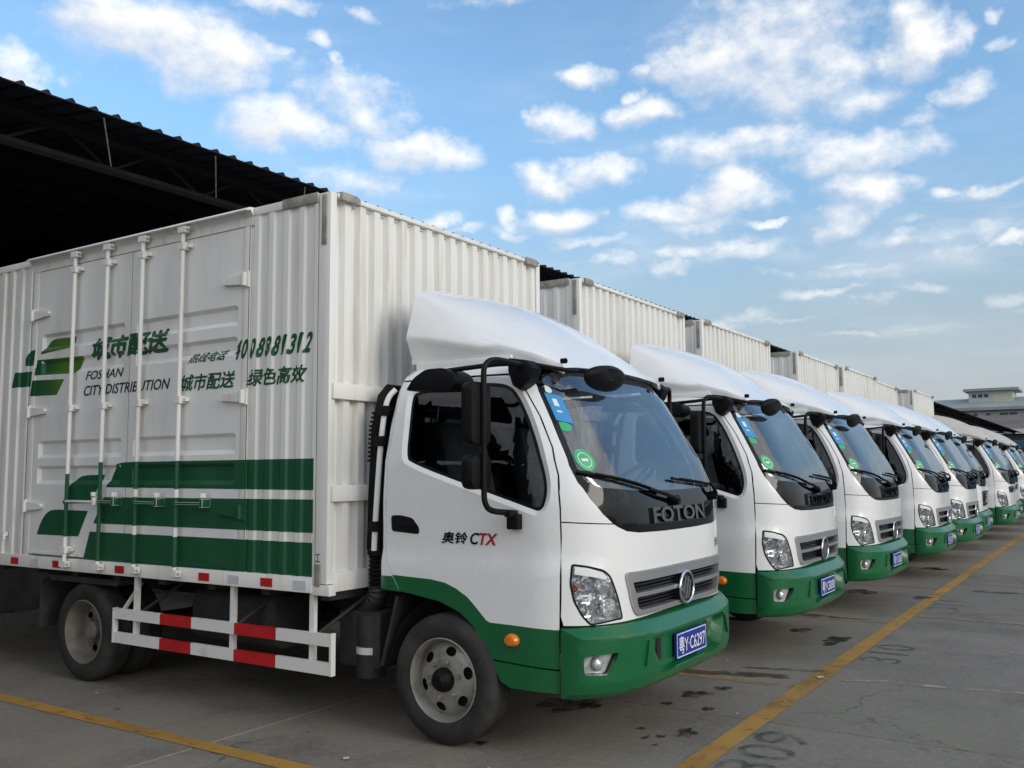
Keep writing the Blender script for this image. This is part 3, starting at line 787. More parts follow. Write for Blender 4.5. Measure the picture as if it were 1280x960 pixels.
def build_cargo(truck, livery=True, top=3.107):
    # structural body: floor, roof, far flank, rear
    bm = new()
    box(bm, BL, -0.03, 0.06, BW - 0.035, 0.80, 0.86)
    box(bm, BL, -0.03, 0.05, BW - 0.05, top - 0.05, top - 0.012)
    # far flank, corrugated
    xs = sorted(set([BL, -0.10] + corr_lines(BL, -0.10, PH1)))
    fr = [(x, BW + corr(x, PH1)) for x in xs]
    A = [bm.verts.new((x, y, 0.80)) for x, y in fr]; B = [bm.verts.new((x, y, top - 0.03)) for x, y in fr]
    for i in range(len(fr) - 1): bm.faces.new((A[i + 1], A[i], B[i], B[i + 1]))
    # rear doors
    box(bm, BL - 0.03, BL, 0.03, BW - 0.03, 0.80, top - 0.03)
    body = part('cargo_box', bm, box_white, truck, smooth=0)
    # near flank sheets
    for (a, b) in ((-0.70, -0.09), (BL, -3.16)):
        bm = new()
        xs = sorted(set([a, b] + [u for u in UX if a < u < b]))
        A = [bm.verts.new((x, -H(x, 1), 0.80)) for x in xs]; B = [bm.verts.new((x, -H(x, 1), top - 0.03)) for x in xs]
        for i in range(len(xs) - 1): bm.faces.new((A[i], A[i + 1], B[i + 1], B[i]))
        sub('side_panel', bm, box_white, body, smooth=0)
    # front wall
    bm = new()
    ys = [0.05, BW - 0.05]
    def fcorr(y):
        t = ((y - 0.07) / PITCH_C) % 1.0
        return -0.034 if t < 0.34 else (-0.034 * (1 - (t - 0.34) / 0.13) if t < 0.47 else (0.0 if t < 0.87 else -0.034 * (t - 0.87) / 0.13))
    k = 0
    while 0.07 + k * PITCH_C < BW:
        for t in (0, 0.34, 0.47, 0.87):
            y = 0.07 + (k + t) * PITCH_C
            if 0.05 < y < BW - 0.05: ys.append(y)
        k += 1
    ys = sorted(ys)
    A = [bm.verts.new((-0.008 + fcorr(y), y, 0.80)) for y in ys]; B = [bm.verts.new((-0.008 + fcorr(y), y, top - 0.03)) for y in ys]
    for i in range(len(ys) - 1): bm.faces.new((A[i], A[i + 1], B[i + 1], B[i]))
    sub('front_wall', bm, box_white, body, smooth=0)
    # corner posts
    for s in (0, 1):
        bm = new()
        prism(bm, [(0.002, 0.0), (0.002, 0.052), (-0.02, 0.052), (-0.02, 0.03), (-0.098, 0.03), (-0.098, 0.0)], 'z', 0.80, top - 0.006)
        if s: mirror_y(bm, CY)
        sub('corner_post', bm, box_white, body, bevel=0.004)
    # foot casting at the near front corner
    bm = new(); box(bm, -0.11, 0.03, -0.006, 0.05, 0.735, 0.795); sub('corner_casting', bm, box_white, body, bevel=0.006)
    # rails
    for a, b in ((-0.66, -0.10), (BL, -3.17)):
        bm = new(); box(bm, a, b, -0.004, 0.03, top - 0.052, top); sub('top_rail', bm, box_white, body, bevel=0.005)
    bm = new(); box(bm, -0.03, 0.008, 0.055, BW - 0.055, top - 0.032, top - 0.003); sub('top_rail', bm, box_white, body, bevel=0.005)
    bm = new(); prism(bm, [(0.0, top - 0.055), (0.0, top + 0.002), (-0.035, top - 0.002), (-0.06, top - 0.022), (-0.055, top - 0.028), (-0.03, top - 0.016)], 'x', -3.185, -0.665)
    sub('door_hood', bm, box_white, body, smooth=0)
    bm = new(); box(bm, -3.17, -0.665, -0.002, 0.03, 2.998, top - 0.054); sub('door_header', bm, box_white, body)
    for a, b in ((-3.17, -3.088), (-0.752, -0.69)):
        bm = new(); box(bm, a, b, 0.0, 0.05, 0.833, 2.998); sub('door_post', bm, box_white, body, bevel=0.004)
    bm = new(); box(bm, BL, -0.105, -0.010, 0.05, 0.745, 0.834); sub('bottom_rail', bm, box_white, body, bevel=0.005)
    bm = new(); box(bm, -0.03, 0.012, 0.05, BW - 0.02, 0.752, 0.862); sub('bottom_rail', bm, box_white, body, bevel=0.005)
    # belts across the front
    for z in (1.962, 1.364):
        bm = new(); box(bm, -0.012, 0.022, 0.022, BW - 0.022, z - 0.096, z); sub('front_belt', bm, box_white, body, bevel=0.008)
    # brackets of bare metal
    bm = new(); box(bm, -0.40, -0.10, -0.010, 0.0, top - 0.058, top + 0.003); sub('corner_bracket', bm, steel_grey, body, bevel=0.002)
    bm = new(); box(bm, -0.064, -0.026, -0.008, 0.0, 2.785, top - 0.02); sub('corner_bracket', bm, steel_grey, body, bevel=0.002)
    for a, b in ((0.07, 0.23), (BW - 0.23, BW - 0.06)):
        bm = new(); prism(bm, [(a, top - 0.045), (b, top - 0.045), (b, top - 0.012), (b - 0.03, top + 0.004), (a, top + 0.004)], 'x', 0.006, 0.028); sub('corner_bracket', bm, steel_grey, body, bevel=0.002)
    bm = new(); box(bm, -0.088, -0.044, -0.010, 0.0, 0.785, 0.912); sub('tag_plate', bm, MATS['bare_bracket_metal'], body, bevel=0.003)
    fm = fit2d(text2d('工'), -0.088, 0.925, 0.04, 0.045); map2 = map2d(fm, lambda x, z: Vector((x, -0.003, z)))
    sub('lettering', map2, text_black, body, smooth=0)
    for x in (-3.245, -2.685, -1.93, -1.05, -0.48):
        bm = new(); box(bm, x - 0.05, x + 0.05, -0.014, -0.009, 0.762, 0.812); sub('reflector', bm, red_tape, body)
    for x in (-2.97, -0.77, -0.20):
        bm = new(); box(bm, x - 0.05, x + 0.05, -0.014, -0.009, 0.762, 0.812); sub('reflector', bm, white_tape, body)
    bm = new(); box(bm, -3.40, -3.38, -0.03, 0.0, 0.97, 1.0); tube(bm, [(-3.39, -0.025, 0.985), (-3.37, -0.03, 0.94)], 0.008, 8); sub('door_catch', bm, box_white, body)
    # side doors
    for di, (a, b) in enumerate(((-3.083, -1.916), (-1.906, -0.757))):
        bm = new()
        fm = flat_mesh([[(a, 0.848), (b, 0.848), (b, 2.994), (a, 2.994)]], [u for u in UX if a < u < b], VZ)
        edge = [(e.verts[0].co.copy(), e.verts[1].co.copy()) for e in fm.edges if e.is_boundary]
        map2d(fm, drape(0.0), out=bm)
        for p, q in edge:
            P = [Vector((c.x, -H(c.x, c.y), c.y)) for c in (p, q)]
            V = [bm.verts.new(P[0]), bm.verts.new(P[1]), bm.verts.new(P[1] + Vector((0, 0.03, 0))), bm.verts.new(P[0] + Vector((0, 0.03, 0)))]
            bm.faces.new(V)
        for f in bm.faces:
            f.normal_update()
            if f.normal.y > 0.3: f.normal_flip()
        dr = part('cargo_door', bm, door_white, truck, smooth=0)
        bm = new(); box(bm, a + 0.004, -2.42 if di == 0 else b - 0.004, -0.004, 0.010, 0.850, 0.868); sub('door_seal', bm, box_green if livery and di else box_white, dr)
        xs = (-2.550, -2.148) if di == 0 else (-1.742, -1.312)
        for k, x in enumerate(xs):
            bm = new()
            zs = [0.79, 0.836, 0.992, 1.03, 1.09, 1.18, 1.282, 1.335, 1.44, 1.52, 3.07]
            if di == 0 and k == 0: green = [(0.992, 1.44)]
            elif livery: green = [(0.836, 1.03), (1.09, 1.282), (1.335, 1.52)] if di else [(0.836, 1.52)]
            for i in range(len(zs) - 1):
                zm = (zs[i] + zs[i + 1]) / 2
                tube(bm, [(x, -0.036, zs[i]), (x, -0.036, zs[i + 1])], 0.0145, 10, mi=1 if any(c <= zm <= d for c, d in green) else 0, caps=i in (0, len(zs) - 2))
            # cams and guides
            for z, w in ((3.055, 0.03), (0.80, 0.032)):
                box(bm, x - w, x + 0.045, -0.058, -0.016, z - 0.022, z + 0.018)
                tube(bm, [(x + 0.04, -0.05, z), (x + 0.075, -0.045, z + 0.004)], 0.010, 8)
            for z in (2.945, 1.92, 0.90) if not (di or k) else (2.945, 1.92):
                box(bm, x - 0.026, x + 0.026, -0.055, 0.0, z - 0.025, z + 0.022)
                box(bm, x + 0.026, x + 0.062, -0.03, 0.0, z - 0.012, z + 0.012)
            sub('lock_rod', bm, [box_white, box_green], dr)
        # hinges on the outer edge
        hx, sg = (-3.125, 1) if di == 0 else (-0.722, -1)
        for z in (2.655, 1.912, 1.20):
            bm = new()
            tube(bm, [(hx, -0.018, z - 0.042), (hx, -0.018, z + 0.042)], 0.017, 10)
            prism(bm, [(hx + sg * 0.015, z - 0.035), (hx + sg * 0.20, z - 0.018), (hx + sg * 0.215, z), (hx + sg * 0.20, z + 0.018), (hx + sg * 0.015, z + 0.035)], 'y', -0.022, 0.002)
            box(bm, min(hx, hx - sg * 0.03), max(hx, hx - sg * 0.03), -0.014, 0.002, z - 0.05, z + 0.05)
            sub('hinge', bm, box_green if livery and di and z < 1.3 else box_white, dr)
        # lock handles
        if di == 0: hs = [(-2.55, -2.18, 1, 0), (-2.148, -1.95, 1, 1)]
        else: hs = [(-1.742, -1.48, 1, 1), (-1.312, -1.02, 1, 1)]
        for x0, x1, s, mi in hs:
            bm = new()
            box(bm, x0 + 0.012, x1, -0.058, -0.050, 1.238, 1.254, mi)
            box(bm, x1 - 0.026, x1 + 0.002, -0.064, 0.0, 1.222, 1.275, mi)
            box(bm, x1 - 0.022, x1 - 0.002, -0.072, -0.03, 1.282, 1.312, 0)
            sub('lock_handle', bm, [box_white, box_green], dr, bevel=0.002)
    # painted livery
    if livery:
        S1 = [(-0.111, 1.335), (-0.111, 1.520)] + chaikin([(-1.90, 1.518), (-2.03, 1.510), (-2.09, 1.44), (-2.134, 1.345)], 2, False)
        S2 = [(-0.111, 1.088), (-0.111, 1.281), (-2.162, 1.276), (-2.272, 1.091)]
        S3 = [(-0.113, 0.836), (-0.113, 1.031), (-2.312, 1.032), (-2.382, 0.836)]
        L1 = [(-2.291, 1.232), (-2.188, 1.433)] + chaikin([(-2.40, 1.430), (-2.50, 1.420), (-2.60, 1.34), (-2.665, 1.225)], 2, False)
        L2 = [(-2.450, 0.993), (-2.344, 1.176)] + chaikin([(-2.72, 1.180), (-2.84, 1.172), (-2.93, 1.10), (-2.985, 0.992)], 2, False)
        for s in (S1, S2, S3, L1, L2): draped('painted_stripe', [s], box_green, body)
        A = [(-3.033, 2.352), (-2.66, 2.372), (-2.605, 2.42), (-2.600, 2.456)] + chaikin([(-2.85, 2.460), (-2.92, 2.455), (-2.99, 2.40), (-3.033, 2.352)], 2, False)[:-1]
        draped('painted_emblem', [A], logo_grad, body)
        draped('painted_emblem', [[(-3.100, 2.195), (-2.562, 2.178), (-2.475, 2.299), (-3.070, 2.310)]], logo_grad, body)
        draped('painted_emblem', [[(-3.150, 2.036), (-2.794, 2.029), (-2.704, 2.142), (-3.125, 2.156)]], logo_grad, body)
        D = [(-3.253, 2.275), (-3.116, 2.271), (-3.098, 2.392)] + chaikin([(-3.15, 2.388), (-3.20, 2.365), (-3.24, 2.32), (-3.253, 2.275)], 2, False)[:-1]
        draped('painted_emblem', [D], logo_dark, body)
        draped('painted_emblem', [[(-3.438, 2.116), (-3.145, 2.111), (-3.133, 2.226), (-3.399, 2.232)]], logo_dark, body)
        draped_text('城市配送', -2.385, 2.255, 0.868, 0.165, 0.035, logo_dark, body, 0.045)
        draped_text('FOSHAN', -2.43, 2.117, 0.43, 0.064, 0.028, text_black, body, 0.010)
        draped_text('CITY DISTRIBUTION', -2.455, 2.002, 0.975, 0.073, 0.022, text_black, body, 0.014)
        draped_text('热线电话', -1.28, 2.157, 0.36, 0.066, 0.03, logo_dark, body, 0.022)
        for k, ch in enumerate('4008881312'):
            draped_text(ch, (-0.838 + k * 0.0685) + (0.012 if ch == '1' else 0), 2.150, 0.030 if ch == '1' else 0.052, 0.125, 0.040, logo_dark, body, 0.035)
        draped_text('城市配送', -1.364, 1.975, 0.535, 0.110, 0.03, logo_dark, body, 0.022)
        draped_text('绿色高效', -0.707, 1.972, 0.50, 0.108, 0.028, logo_dark, body, 0.024)
    return body

# ---------------------------------------------- cab surface
ZW = [.20, .93, .985, 1.3, 1.5, 1.9, 2.0, 2.04, 2.07, 2.09, 2.10]
VW = [.985, .985, .968, .97, .96, .88, .832, .79, .715, .56, .30]
ZX = [.2, .6, .8, 1.0, 1.15, 1.25, 1.35, 1.5, 1.7, 1.9, 2.0, 2.04, 2.07, 2.09, 2.10]
VX = [1.66, 1.66, 1.668, 1.67, 1.667, 1.655, 1.63, 1.565, 1.455, 1.335, 1.26, 1.205, 1.13, 1.03, .88]
CA, CM = .45, 2.2
def smooth_lerp(z, X, Y):
    k = 0.012
    return (lerp(z - k, X, Y) + 2 * lerp(z, X, Y) + lerp(z + k, X, Y)) / 4
def cw(z): return smooth_lerp(z, ZW, VW)
def cx(z): return smooth_lerp(z, ZX, VX)
def cn(z): return lerp(z, [1.15, 1.35], [4.5, 5.5])
_arc = {}
def arc(z):
    key = round(z, 3)
    if key in _arc: return _arc[key]
    w, x0, n = cw(key), cx(key), cn(key)
    P = []
    N = 260
    for i in range(N + 1):
        th = (math.pi / 2) * i / N
        P.append((x0 - CA + CA * max(0.0, math.cos(th)) ** (2 / CM), w * math.sin(th) ** (2 / n)))
    cum = [0.0]
    for i in range(N): cum.append(cum[-1] + math.hypot(P[i + 1][0] - P[i][0], P[i + 1][1] - P[i][1]))
    _arc[key] = (P, cum, w, x0)
    return _arc[key]
import bisect
def front_pos(s, z):
    P, cum, w, x0 = arc(z)
    a = abs(s)
    if a >= cum[-1]: x, d = P[-1][0] - (a - cum[-1]), w
    else:
        i = max(1, bisect.bisect_left(cum, a)); t = (a - cum[i - 1]) / max(1e-9, cum[i] - cum[i - 1])
        x = P[i - 1][0] + (P[i][0] - P[i - 1][0]) * t; d = P[i - 1][1] + (P[i][1] - P[i - 1][1]) * t
    return Vector((x, CY - d if s >= 0 else CY + d, z))
def xrear(z): return lerp(z, [1.3, 1.7, 2.0, 2.1], [.205, .215, .25, .33])
def side_pos(x, z):
    P, cum, w, x0 = arc(z)
    d = w
    if x > x0 - CA: d = w * max(0.0, 1 - ((x - x0 + CA) / CA) ** CM) ** (1 / cn(z))
    xr = xrear(z)
    if x < xr + 0.06: d -= 0.06 * (1 - math.sqrt(max(0.0, 1 - min(1.0, (xr + 0.06 - x) / 0.06) ** 2)))
    return Vector((x, CY - d, z))
def with_normal(pos):
    e = 0.004
    def f(u, v):
        p = pos(u, v)
        n = (pos(u + e, v) - pos(u - e, v)).cross(pos(u, v + e) - pos(u, v - e))
        if n.length < 1e-12: n = Vector((1, 0, 0))
        n.normalize()
        if n.dot(Vector((p.x - 0.75, p.y - CY, 0.0))) < 0: n = -n
        return p, n
    return f
FRONT = with_normal(front_pos)
SIDE = with_normal(side_pos)
def s_at(x, z):
    """front parameter of the flank point (x, z)"""
    P, cum, w, x0 = arc(z)
    if x <= x0 - CA: return cum[-1] + x0 - CA - x
    for i in range(len(P) - 1):
        if P[i + 1][0] <= x <= P[i][0]:
            t = (P[i][0] - x) / max(1e-9, P[i][0] - P[i + 1][0]); return cum[i] + (cum[i + 1] - cum[i]) * t
    return 0
def xseam(z): return lerp(z, [.31, .67, .925, 1.24, 1.415, 1.561, 1.731, 1.866, 1.966], [1.412, 1.404, 1.411, 1.404, 1.386, 1.336, 1.242, 1.147, 1.06])
WINDOW = chaikin([(.368, 1.880), (.40, 1.915), (.709, 1.940), (.985, 1.938), (1.075, 1.895), (1.174, 1.749), (1.275, 1.545), (1.324, 1.399), (1.332, 1.310), (1.30, 1.225), (1.225, 1.246), (.902, 1.344), (.414, 1.490), (.382, 1.54), (.376, 1.70)], 2)
def inset(lp, d):
    """move a counter-clockwise or clockwise loop inwards by d"""
    A = sum(lp[i][0] * lp[(i + 1) % len(lp)][1] - lp[(i + 1) % len(lp)][0] * lp[i][1] for i in range(len(lp)))
    sg = 1 if A > 0 else -1
    out = []
    for i in range(len(lp)):
        a = Vector(lp[i - 1]); b = Vector(lp[(i + 1) % len(lp)])
        t = (b - a)
        if t.length < 1e-9: out.append(lp[i]); continue
        t.normalize()
        out.append((lp[i][0] - sg * t.y * d, lp[i][1] + sg * t.x * d))
    return out
def ring(bm, f, la, oa, lb, ob, mi=0):
    n = len(la)
    A = []; B = []
    for i in range(n):
        p, q = f(*la[i]); A.append(bm.verts.new(p + q * oa))
        p, q = f(*lb[i]); B.append(bm.verts.new(p + q * ob))
    fs = []
    for i in range(n):
        fs.append(bm.faces.new((A[i], A[(i + 1) % n], B[(i + 1) % n], B[i]))); fs[-1].material_index = mi
    # orient outwards
    c, nn = f(*la[0])
    tot = 0
    for fc in fs:
        fc.normal_update(); p, q = f(*la[0]); tot += fc.normal.dot(q)
    if tot < 0:
        for fc in fs: fc.normal_flip()
ARCH = [(.38, .762), (.525, .749), (.665, .730), (.80, .680), (.893, .610), (.958, .525), (.996, .459)]
GREEN_TOP = [(.206, .848), (.38, .851), (.60, .846), (.70, .832), (.774, .806), (.85, .765), (.91, .712), (.971, .654), (.995, .643), (1.136, .641)]
BLACK = [(.802, 2.005), (.845, 1.87), (.886, 1.647), (.915, 1.464), (.905, 1.375), (.860, 1.29), (.800, 1.215), (.710, 1.147), (.640, 1.122), (.530, 1.110), (.227, 1.104), (0.0, 1.103)]
GTOP = [(.80, 1.99), (.64, 2.012), (.30, 2.034), (0.0, 2.040)]
def sym(lp):
    """right half from top to centre -> closed symmetric loop"""
    L = [(-s, z) for s, z in lp[::-1] if abs(s) > 1e-6]
    return lp + L
HEAD = rounded([(.985, .965), (.90, .953), (.81, .930), (.768, .895), (.742, .839), (.712, .768), (.680, .672), (.885, .652), (.934, .702), (.978, .778), (.997, .865)], .02, 3)

def mirrored_bm(fn):
    a = new(); fn(a); b = new(); fn(b); mirror_y(b, CY); return a, b

def build_cab(truck, style='A'):
    gp = cab_green
    # ---------------- shell: rear corners, roof rails, roof, rear wall
    bm = new()
    def quarter(b):
        zs = [.775, .85, .93, 1.0, 1.3, 1.6, 1.8, 1.95, 1.972]
        L = [(xrear(z) + 0.0005, z) for z in zs] + [(lerp(z, [.78, .853, .925, 1.0, 1.23, 1.58, 1.71, 1.972], [.374, .320, .279, .258, .259, .262, .268, .276]), z) for z in zs[::-1]]
        patch(b, [[p for p in L]], SIDE, .02, .06, 0.0, .015)
    a, b2 = mirrored_bm(quarter)
    for q in (a, b2):
        me = bpy.data.meshes.new('tmp'); q.to_mesh(me); q.free(); bm.from_mesh(me); bpy.data.meshes.remove(me)
    # roof rails and header as one loft of section outlines
    levels = [1.978, 1.99, 2.0, 2.01, 2.02, 2.03, 2.04, 2.05, 2.06, 2.07, 2.08, 2.088, 2.094, 2.098, 2.1]
    rings = []
    NS = 44
    for z in levels:
        P, cum, w, x0 = arc(z)
        xr = xrear(z)
        tot = cum[-1] + (x0 - CA - xr)
        row = []
        for k in range(-NS, NS + 1):
            s = tot * k / NS
            p = front_pos(s, z)
            if p.x < xr + .06:
                dd = 0.06 * (1 - math.sqrt(max(0.0, 1 - min(1.0, (xr + .06 - p.x) / .06) ** 2)))
                p.y += dd if s > 0 else -dd
            row.append((s, p))
        rings.append(row)
    V = [[bm.verts.new(p) for s, p in row] for row in rings]
    for i in range(len(levels) - 1):
        for k in range(2 * NS):
            s = abs(rings[i][k][0] + rings[i][k + 1][0]) / 2
            zt = lerp(s, [0, .3, .64, .80, .82], [2.045, 2.04, 2.018, 1.995, 1.972])
            if levels[i] < zt - .006 and s < .86: continue
            bm.faces.new((V[i][k + 1], V[i][k], V[i + 1][k], V[i + 1][k + 1]))
    top = bm.faces.new(V[-1])
    top.normal_update()
    if top.normal.z < 0: top.normal_flip()
    # rear wall with window
    def rear(y, z):
        return Vector((xrear(z), y, z)), Vector((-1, 0, 0))
    zs = [.78, .93, 1.0, 1.3, 1.6, 1.8, 1.9, 2.0, 2.04, 2.07, 2.09, 2.1]
    L = [(CY - cw(z) + .055, z) for z in zs] + [(CY + cw(z) - .055, z) for z in zs[::-1]]
    RW = rounded([(CY - .62, 1.42), (CY + .62, 1.42), (CY + .60, 1.84), (CY - .60, 1.84)], .06)
    patch(bm, [L, RW], rear, .3, .1, 0.0, .0)
    for v in [v for v in bm.verts if not v.link_faces]: bm.verts.remove(v)
    shell = part('cab_shell', bm, cab_white, truck)
    # green lower rear corner
    def lowq(b):
        L = [(.207, .774), (.380, .764), (.322, .848), (.207, .846)]
        patch(b, [L], SIDE, .03, .05, .004, .015)
    a, b2 = mirrored_bm(lowq)
    sub('lower_corner', a, gp, shell); sub('lower_corner', b2, gp, shell)
    bm = new(); patch(bm, [inset(RW, -.005)], rear, .3, .3, -.008, 0); sub('rear_window', bm, rear_glass, shell)
    bm = new(); ring(bm, rear, inset(RW, -.02), .006, inset(RW, .02), .006); sub('window_seal', bm, black_plastic, shell)

    # ---------------- liner and interior
    bm = new()
    def ls(b):
        zs = [.85, 1.2, 1.5, 1.75, 1.95]
        L = [(.25, .85), (1.38, .85)] + [(xseam(z) - .0, z) for z in (1.0, 1.24, 1.415, 1.561, 1.731, 1.866, 1.966)] + [(.29, 1.966)]
        patch(b, [L, inset(WINDOW, -.004)], SIDE, .15, .1, -.035, 0)
    for q in mirrored_bm(ls):
        me = bpy.data.meshes.new('tmp'); q.to_mesh(me); q.free(); bm.from_mesh(me); bpy.data.meshes.remove(me)
    patch(bm, [[(-1.03, .66), (1.03, .66), (1.0, 1.2), (.88, 1.32), (-.88, 1.32), (-1.0, 1.2)]], FRONT, .1, .1, -.06, 0)
    box(bm, .26, 1.2, CY - .76, CY + .76, 2.0, 2.012)
    box(bm, .23, 1.20, CY - .90, CY + .90, .86, .90)
    patch(bm, [inset(L_rear_liner(), .0), RW], rear, .3, .2, -.03, 0)
    part('cab_liner', bm, liner, truck)
    bm = new()
    prism(bm, [(1.48, 1.29), (1.35, 1.32), (1.22, 1.27), (1.16, 1.12), (1.20, .98), (1.40, .98)], 'y', CY - .78, CY + .78)
    part('dashboard', bm, interior, truck, bevel=.02)
    for y in (CY - .45, CY + .45):
        bm = new()
        prism(bm, rounded([(.48, 1.06), (.98, 1.10), (1.0, 1.20), (.96, 1.23), (.52, 1.19)], .04), 'y', y - .25, y + .25)
        prism(bm, rounded([(.42, 1.15), (.55, 1.18), (.42, 1.74), (.32, 1.72)], .04), 'y', y - .23, y + .23)
        prism(bm, rounded([(.34, 1.76), (.43, 1.77), (.41, 1.93), (.34, 1.92)], .03), 'y', y - .13, y + .13)
        part('seat', bm, seat_cloth, truck, bevel=.03)
    bm = new()
    c = Vector((1.12, CY + .45, 1.36)); ax = Vector((-.62, 0, .78)); e1 = Vector((0, 1, 0)); e2 = ax.cross(e1)
    tube(bm, [c + (e1 * math.cos(t) + e2 * math.sin(t)) * .20 for t in [2 * math.pi * k / 28 for k in range(28)]], .015, 8, closed=True)
    for t in (0.2, math.pi - .2, -math.pi / 2): tube(bm, [c - ax * .03, c + (e1 * math.cos(t) + e2 * math.sin(t)) * .20], .013, 6)
    tube(bm, [c - ax * .03, c - ax * .35], .03, 8)
    part('steering_wheel', bm, black_plastic, truck)

    # ---------------- doors
    for side in (0, 1):
        def fin(b): return mirror_y(b, CY) if side else b
        bm = new()
        top_edge = [(xseam(z) - .004, z) for z in (.70, .925, 1.1, 1.24, 1.33, 1.415, 1.49, 1.561, 1.65, 1.731, 1.80, 1.866, 1.92, 1.966)]
        rear_edge = [(.281, 1.968), (.272, 1.71), (.266, 1.57), (.263, 1.23), (.262, 1.0), (.283, .925), (.323, .855)]
        up = [(1.399, .632)] + top_edge + rear_edge + GREEN_TOP[2:]
        OUT = inset(WINDOW, -.026)
        patch(bm, [up, OUT], SIDE, .06, .06, 0.0, .02, 0)
        ring(bm, SIDE, OUT, 0.0, WINDOW, -.022, 0)
        low = [(1.399, .6315)] + GREEN_TOP[2:][::-1] + [(.3235, .8545), (.378, .768)] + ARCH[1:] + [(1.004, .457), (1.399, .437)]
        patch(bm, [low], SIDE, .06, .06, 0.0, .03, 1)
        d = part('cab_door', fin(bm), [cab_white, gp], truck, smooth=30)
        bm = new(); patch(bm, [WINDOW], SIDE, .1, .1, -.024, 0)
        sub('side_window', fin(bm), side_glass, d)
        bm = new(); ring(bm, SIDE, inset(WINDOW, -.003), -.0205, inset(WINDOW, .016), -.0215); sub('window_seal', fin(bm), black_plastic, d)
        bm = new()
        hp = rounded([(.300, 1.190), (.37, 1.192), (.455, 1.178), (.505, 1.125), (.505, 1.088), (.305, 1.100)], .02)
        patch(bm, [hp], SIDE, .05, .05, .003, .004, 0)
        prism(bm, rounded([(.35, 1.128), (.485, 1.120), (.475, 1.155), (.355, 1.170)], .015), 'y', CY - cw(1.15) - .012, CY - cw(1.15))
        sub('door_handle', fin(bm), black_plastic, d, bevel=.002)
        # badge
        bm = new()
        for body, u, w, mi in (('奥铃', .662, .172, 0), ('C', .852, .055, 0), ('TX', .906, .118, 1)):
            fm = fit2d(text2d(body, .022), u, 1.045 if mi == 0 else 1.044, w, .064, .016)
            if side:
                for v in fm.verts: v.co.x = 2 * .845 - v.co.x
            lift = {v: v.co.z for v in fm.verts}; mp = {v: bm.verts.new(SIDE(v.co.x, v.co.y)[0] + SIDE(v.co.x, v.co.y)[1] * (.003 + .0003 * v.co.z)) for v in fm.verts}
            for fc in fm.faces: bm.faces.new([mp[v] for v in fc.verts]).material_index = mi
            fm.free()
        for f in bm.faces:
            f.normal_update()
            if f.normal.y > 0: f.normal_flip()
        sub('door_badge', fin(bm), [black_plastic, cab_red], d, smooth=0)
        # lower step panel
        bm = new()
        st = [(1.008, .449), (1.035, .392), (1.066, .346), (1.123, .322), (1.402, .319), (1.399, .429)]
        patch(bm, [st], SIDE, .06, .04, 0.0, .04)
        part('step_panel', fin(bm), gp, truck)
        bm = new()
        c0 = SIDE(1.137, .565)
        lathe(bm, [(.045, 0), (.043, -.012), (.032, -.028), (.0, -.036)], 0, 0, 20)
        for v in bm.verts:
            v.co = c0[0] + Vector((v.co.x, v.co.y - .001, v.co.z * .78))
        bmesh.ops.recalc_face_normals(bm, faces=bm.faces[:])
        part('side_marker', fin(bm), amber, truck)

    # ---------------- front panels
    def seam_s(z, g=.006): return s_at(xseam(z) + .004, z) - .0
    for side in (0, 1):
        bm = new()
        zz = [1.178, 1.24, 1.33, 1.415, 1.49, 1.561, 1.65, 1.731, 1.80, 1.866, 1.92, 1.966]
        bl = [p for p in BLACK if p[1] > 1.16]
        bl = [(s + .004, z) for s, z in bl]
        pil = [(seam_s(z), z) for z in zz] + [(.875, 1.985), (bl[0][0], bl[0][1])] + bl[1:] + [(.742, 1.163)]
        patch(bm, [pil], FRONT, .03, .05, 0.0, .02)
        if side: mirror_y(bm, CY)
        part('windscreen_pillar', bm, cab_white, truck)
    # bonnet panel
    bm = new()
    bb = [(.732, 1.157), (.707, 1.143), (.640, 1.118), (.530, 1.106), (.227, 1.100), (0.0, 1.099)]
    half = [(s_at(1.42, .662), .655), (seam_s(.70), .70), (seam_s(.925), .925), (seam_s(1.1), 1.1), (seam_s(1.17), 1.171)] + bb
    bottom = [(.66, .657), (.25, .668)]
    loop = half + [(-s, z) for s, z in half[::-1] if s > 1e-6] + [(-s, z) for s, z in bottom] + [(0, .669)] + bottom[::-1]
    HR = HEAD; HL = [(-s, z) for s, z in HEAD][::-1]
    GR = rounded([(.675, .905), (.62, .735), (.575, .672), (-.575, .672), (-.62, .735), (-.675, .905)], [.03, .05, .05, .05, .05, .03])
    holes = [HR, HL] + ([GR] if style == 'A' else [GB])
    patch(bm, [loop] + holes, FRONT, .035, .05, 0.0, .045)
    bonnet = part('bonnet', bm, cab_white, truck, smooth=30)
    fm = fit2d(text2d('奥铃'), 0, 0, .14, .06)
    bm = map2d(fm, lambda u, v: FRONT(-.56 - u, .955 + v)[0] + FRONT(-.56 - u, .955 + v)[1] * .004)
    for f in bm.faces:
        f.normal_update()
        if f.normal.x < 0: f.normal_flip()
    sub('lettering', bm, black_plastic, bonnet, smooth=0)

    # ---------------- windscreen, surround, black panel
    gl = [(s - .028 if s > .5 else s, z) for s, z in [(.79, 1.975), (.845, 1.87), (.886, 1.647), (.915, 1.464), (.900, 1.385)]] + [(.80, 1.347), (.53, 1.328), (.157, 1.321), (0, 1.321)]
    glass = sym([(0, 2.022), (.30, 2.016), (.62, 1.995)][0:0] + gl)
    topg = [(-.62, 1.995), (-.30, 2.016), (0, 2.022), (.30, 2.016), (.62, 1.995)]
    glass = rounded(gl + [(-s, z) for s, z in gl[::-1] if s > 1e-6] + topg, .03, 3)
    outer = BLACK + [(-s, z) for s, z in BLACK[::-1] if s > 1e-6] + [(-.64, 2.014), (-.30, 2.036), (0, 2.042), (.30, 2.036), (.64, 2.014)]
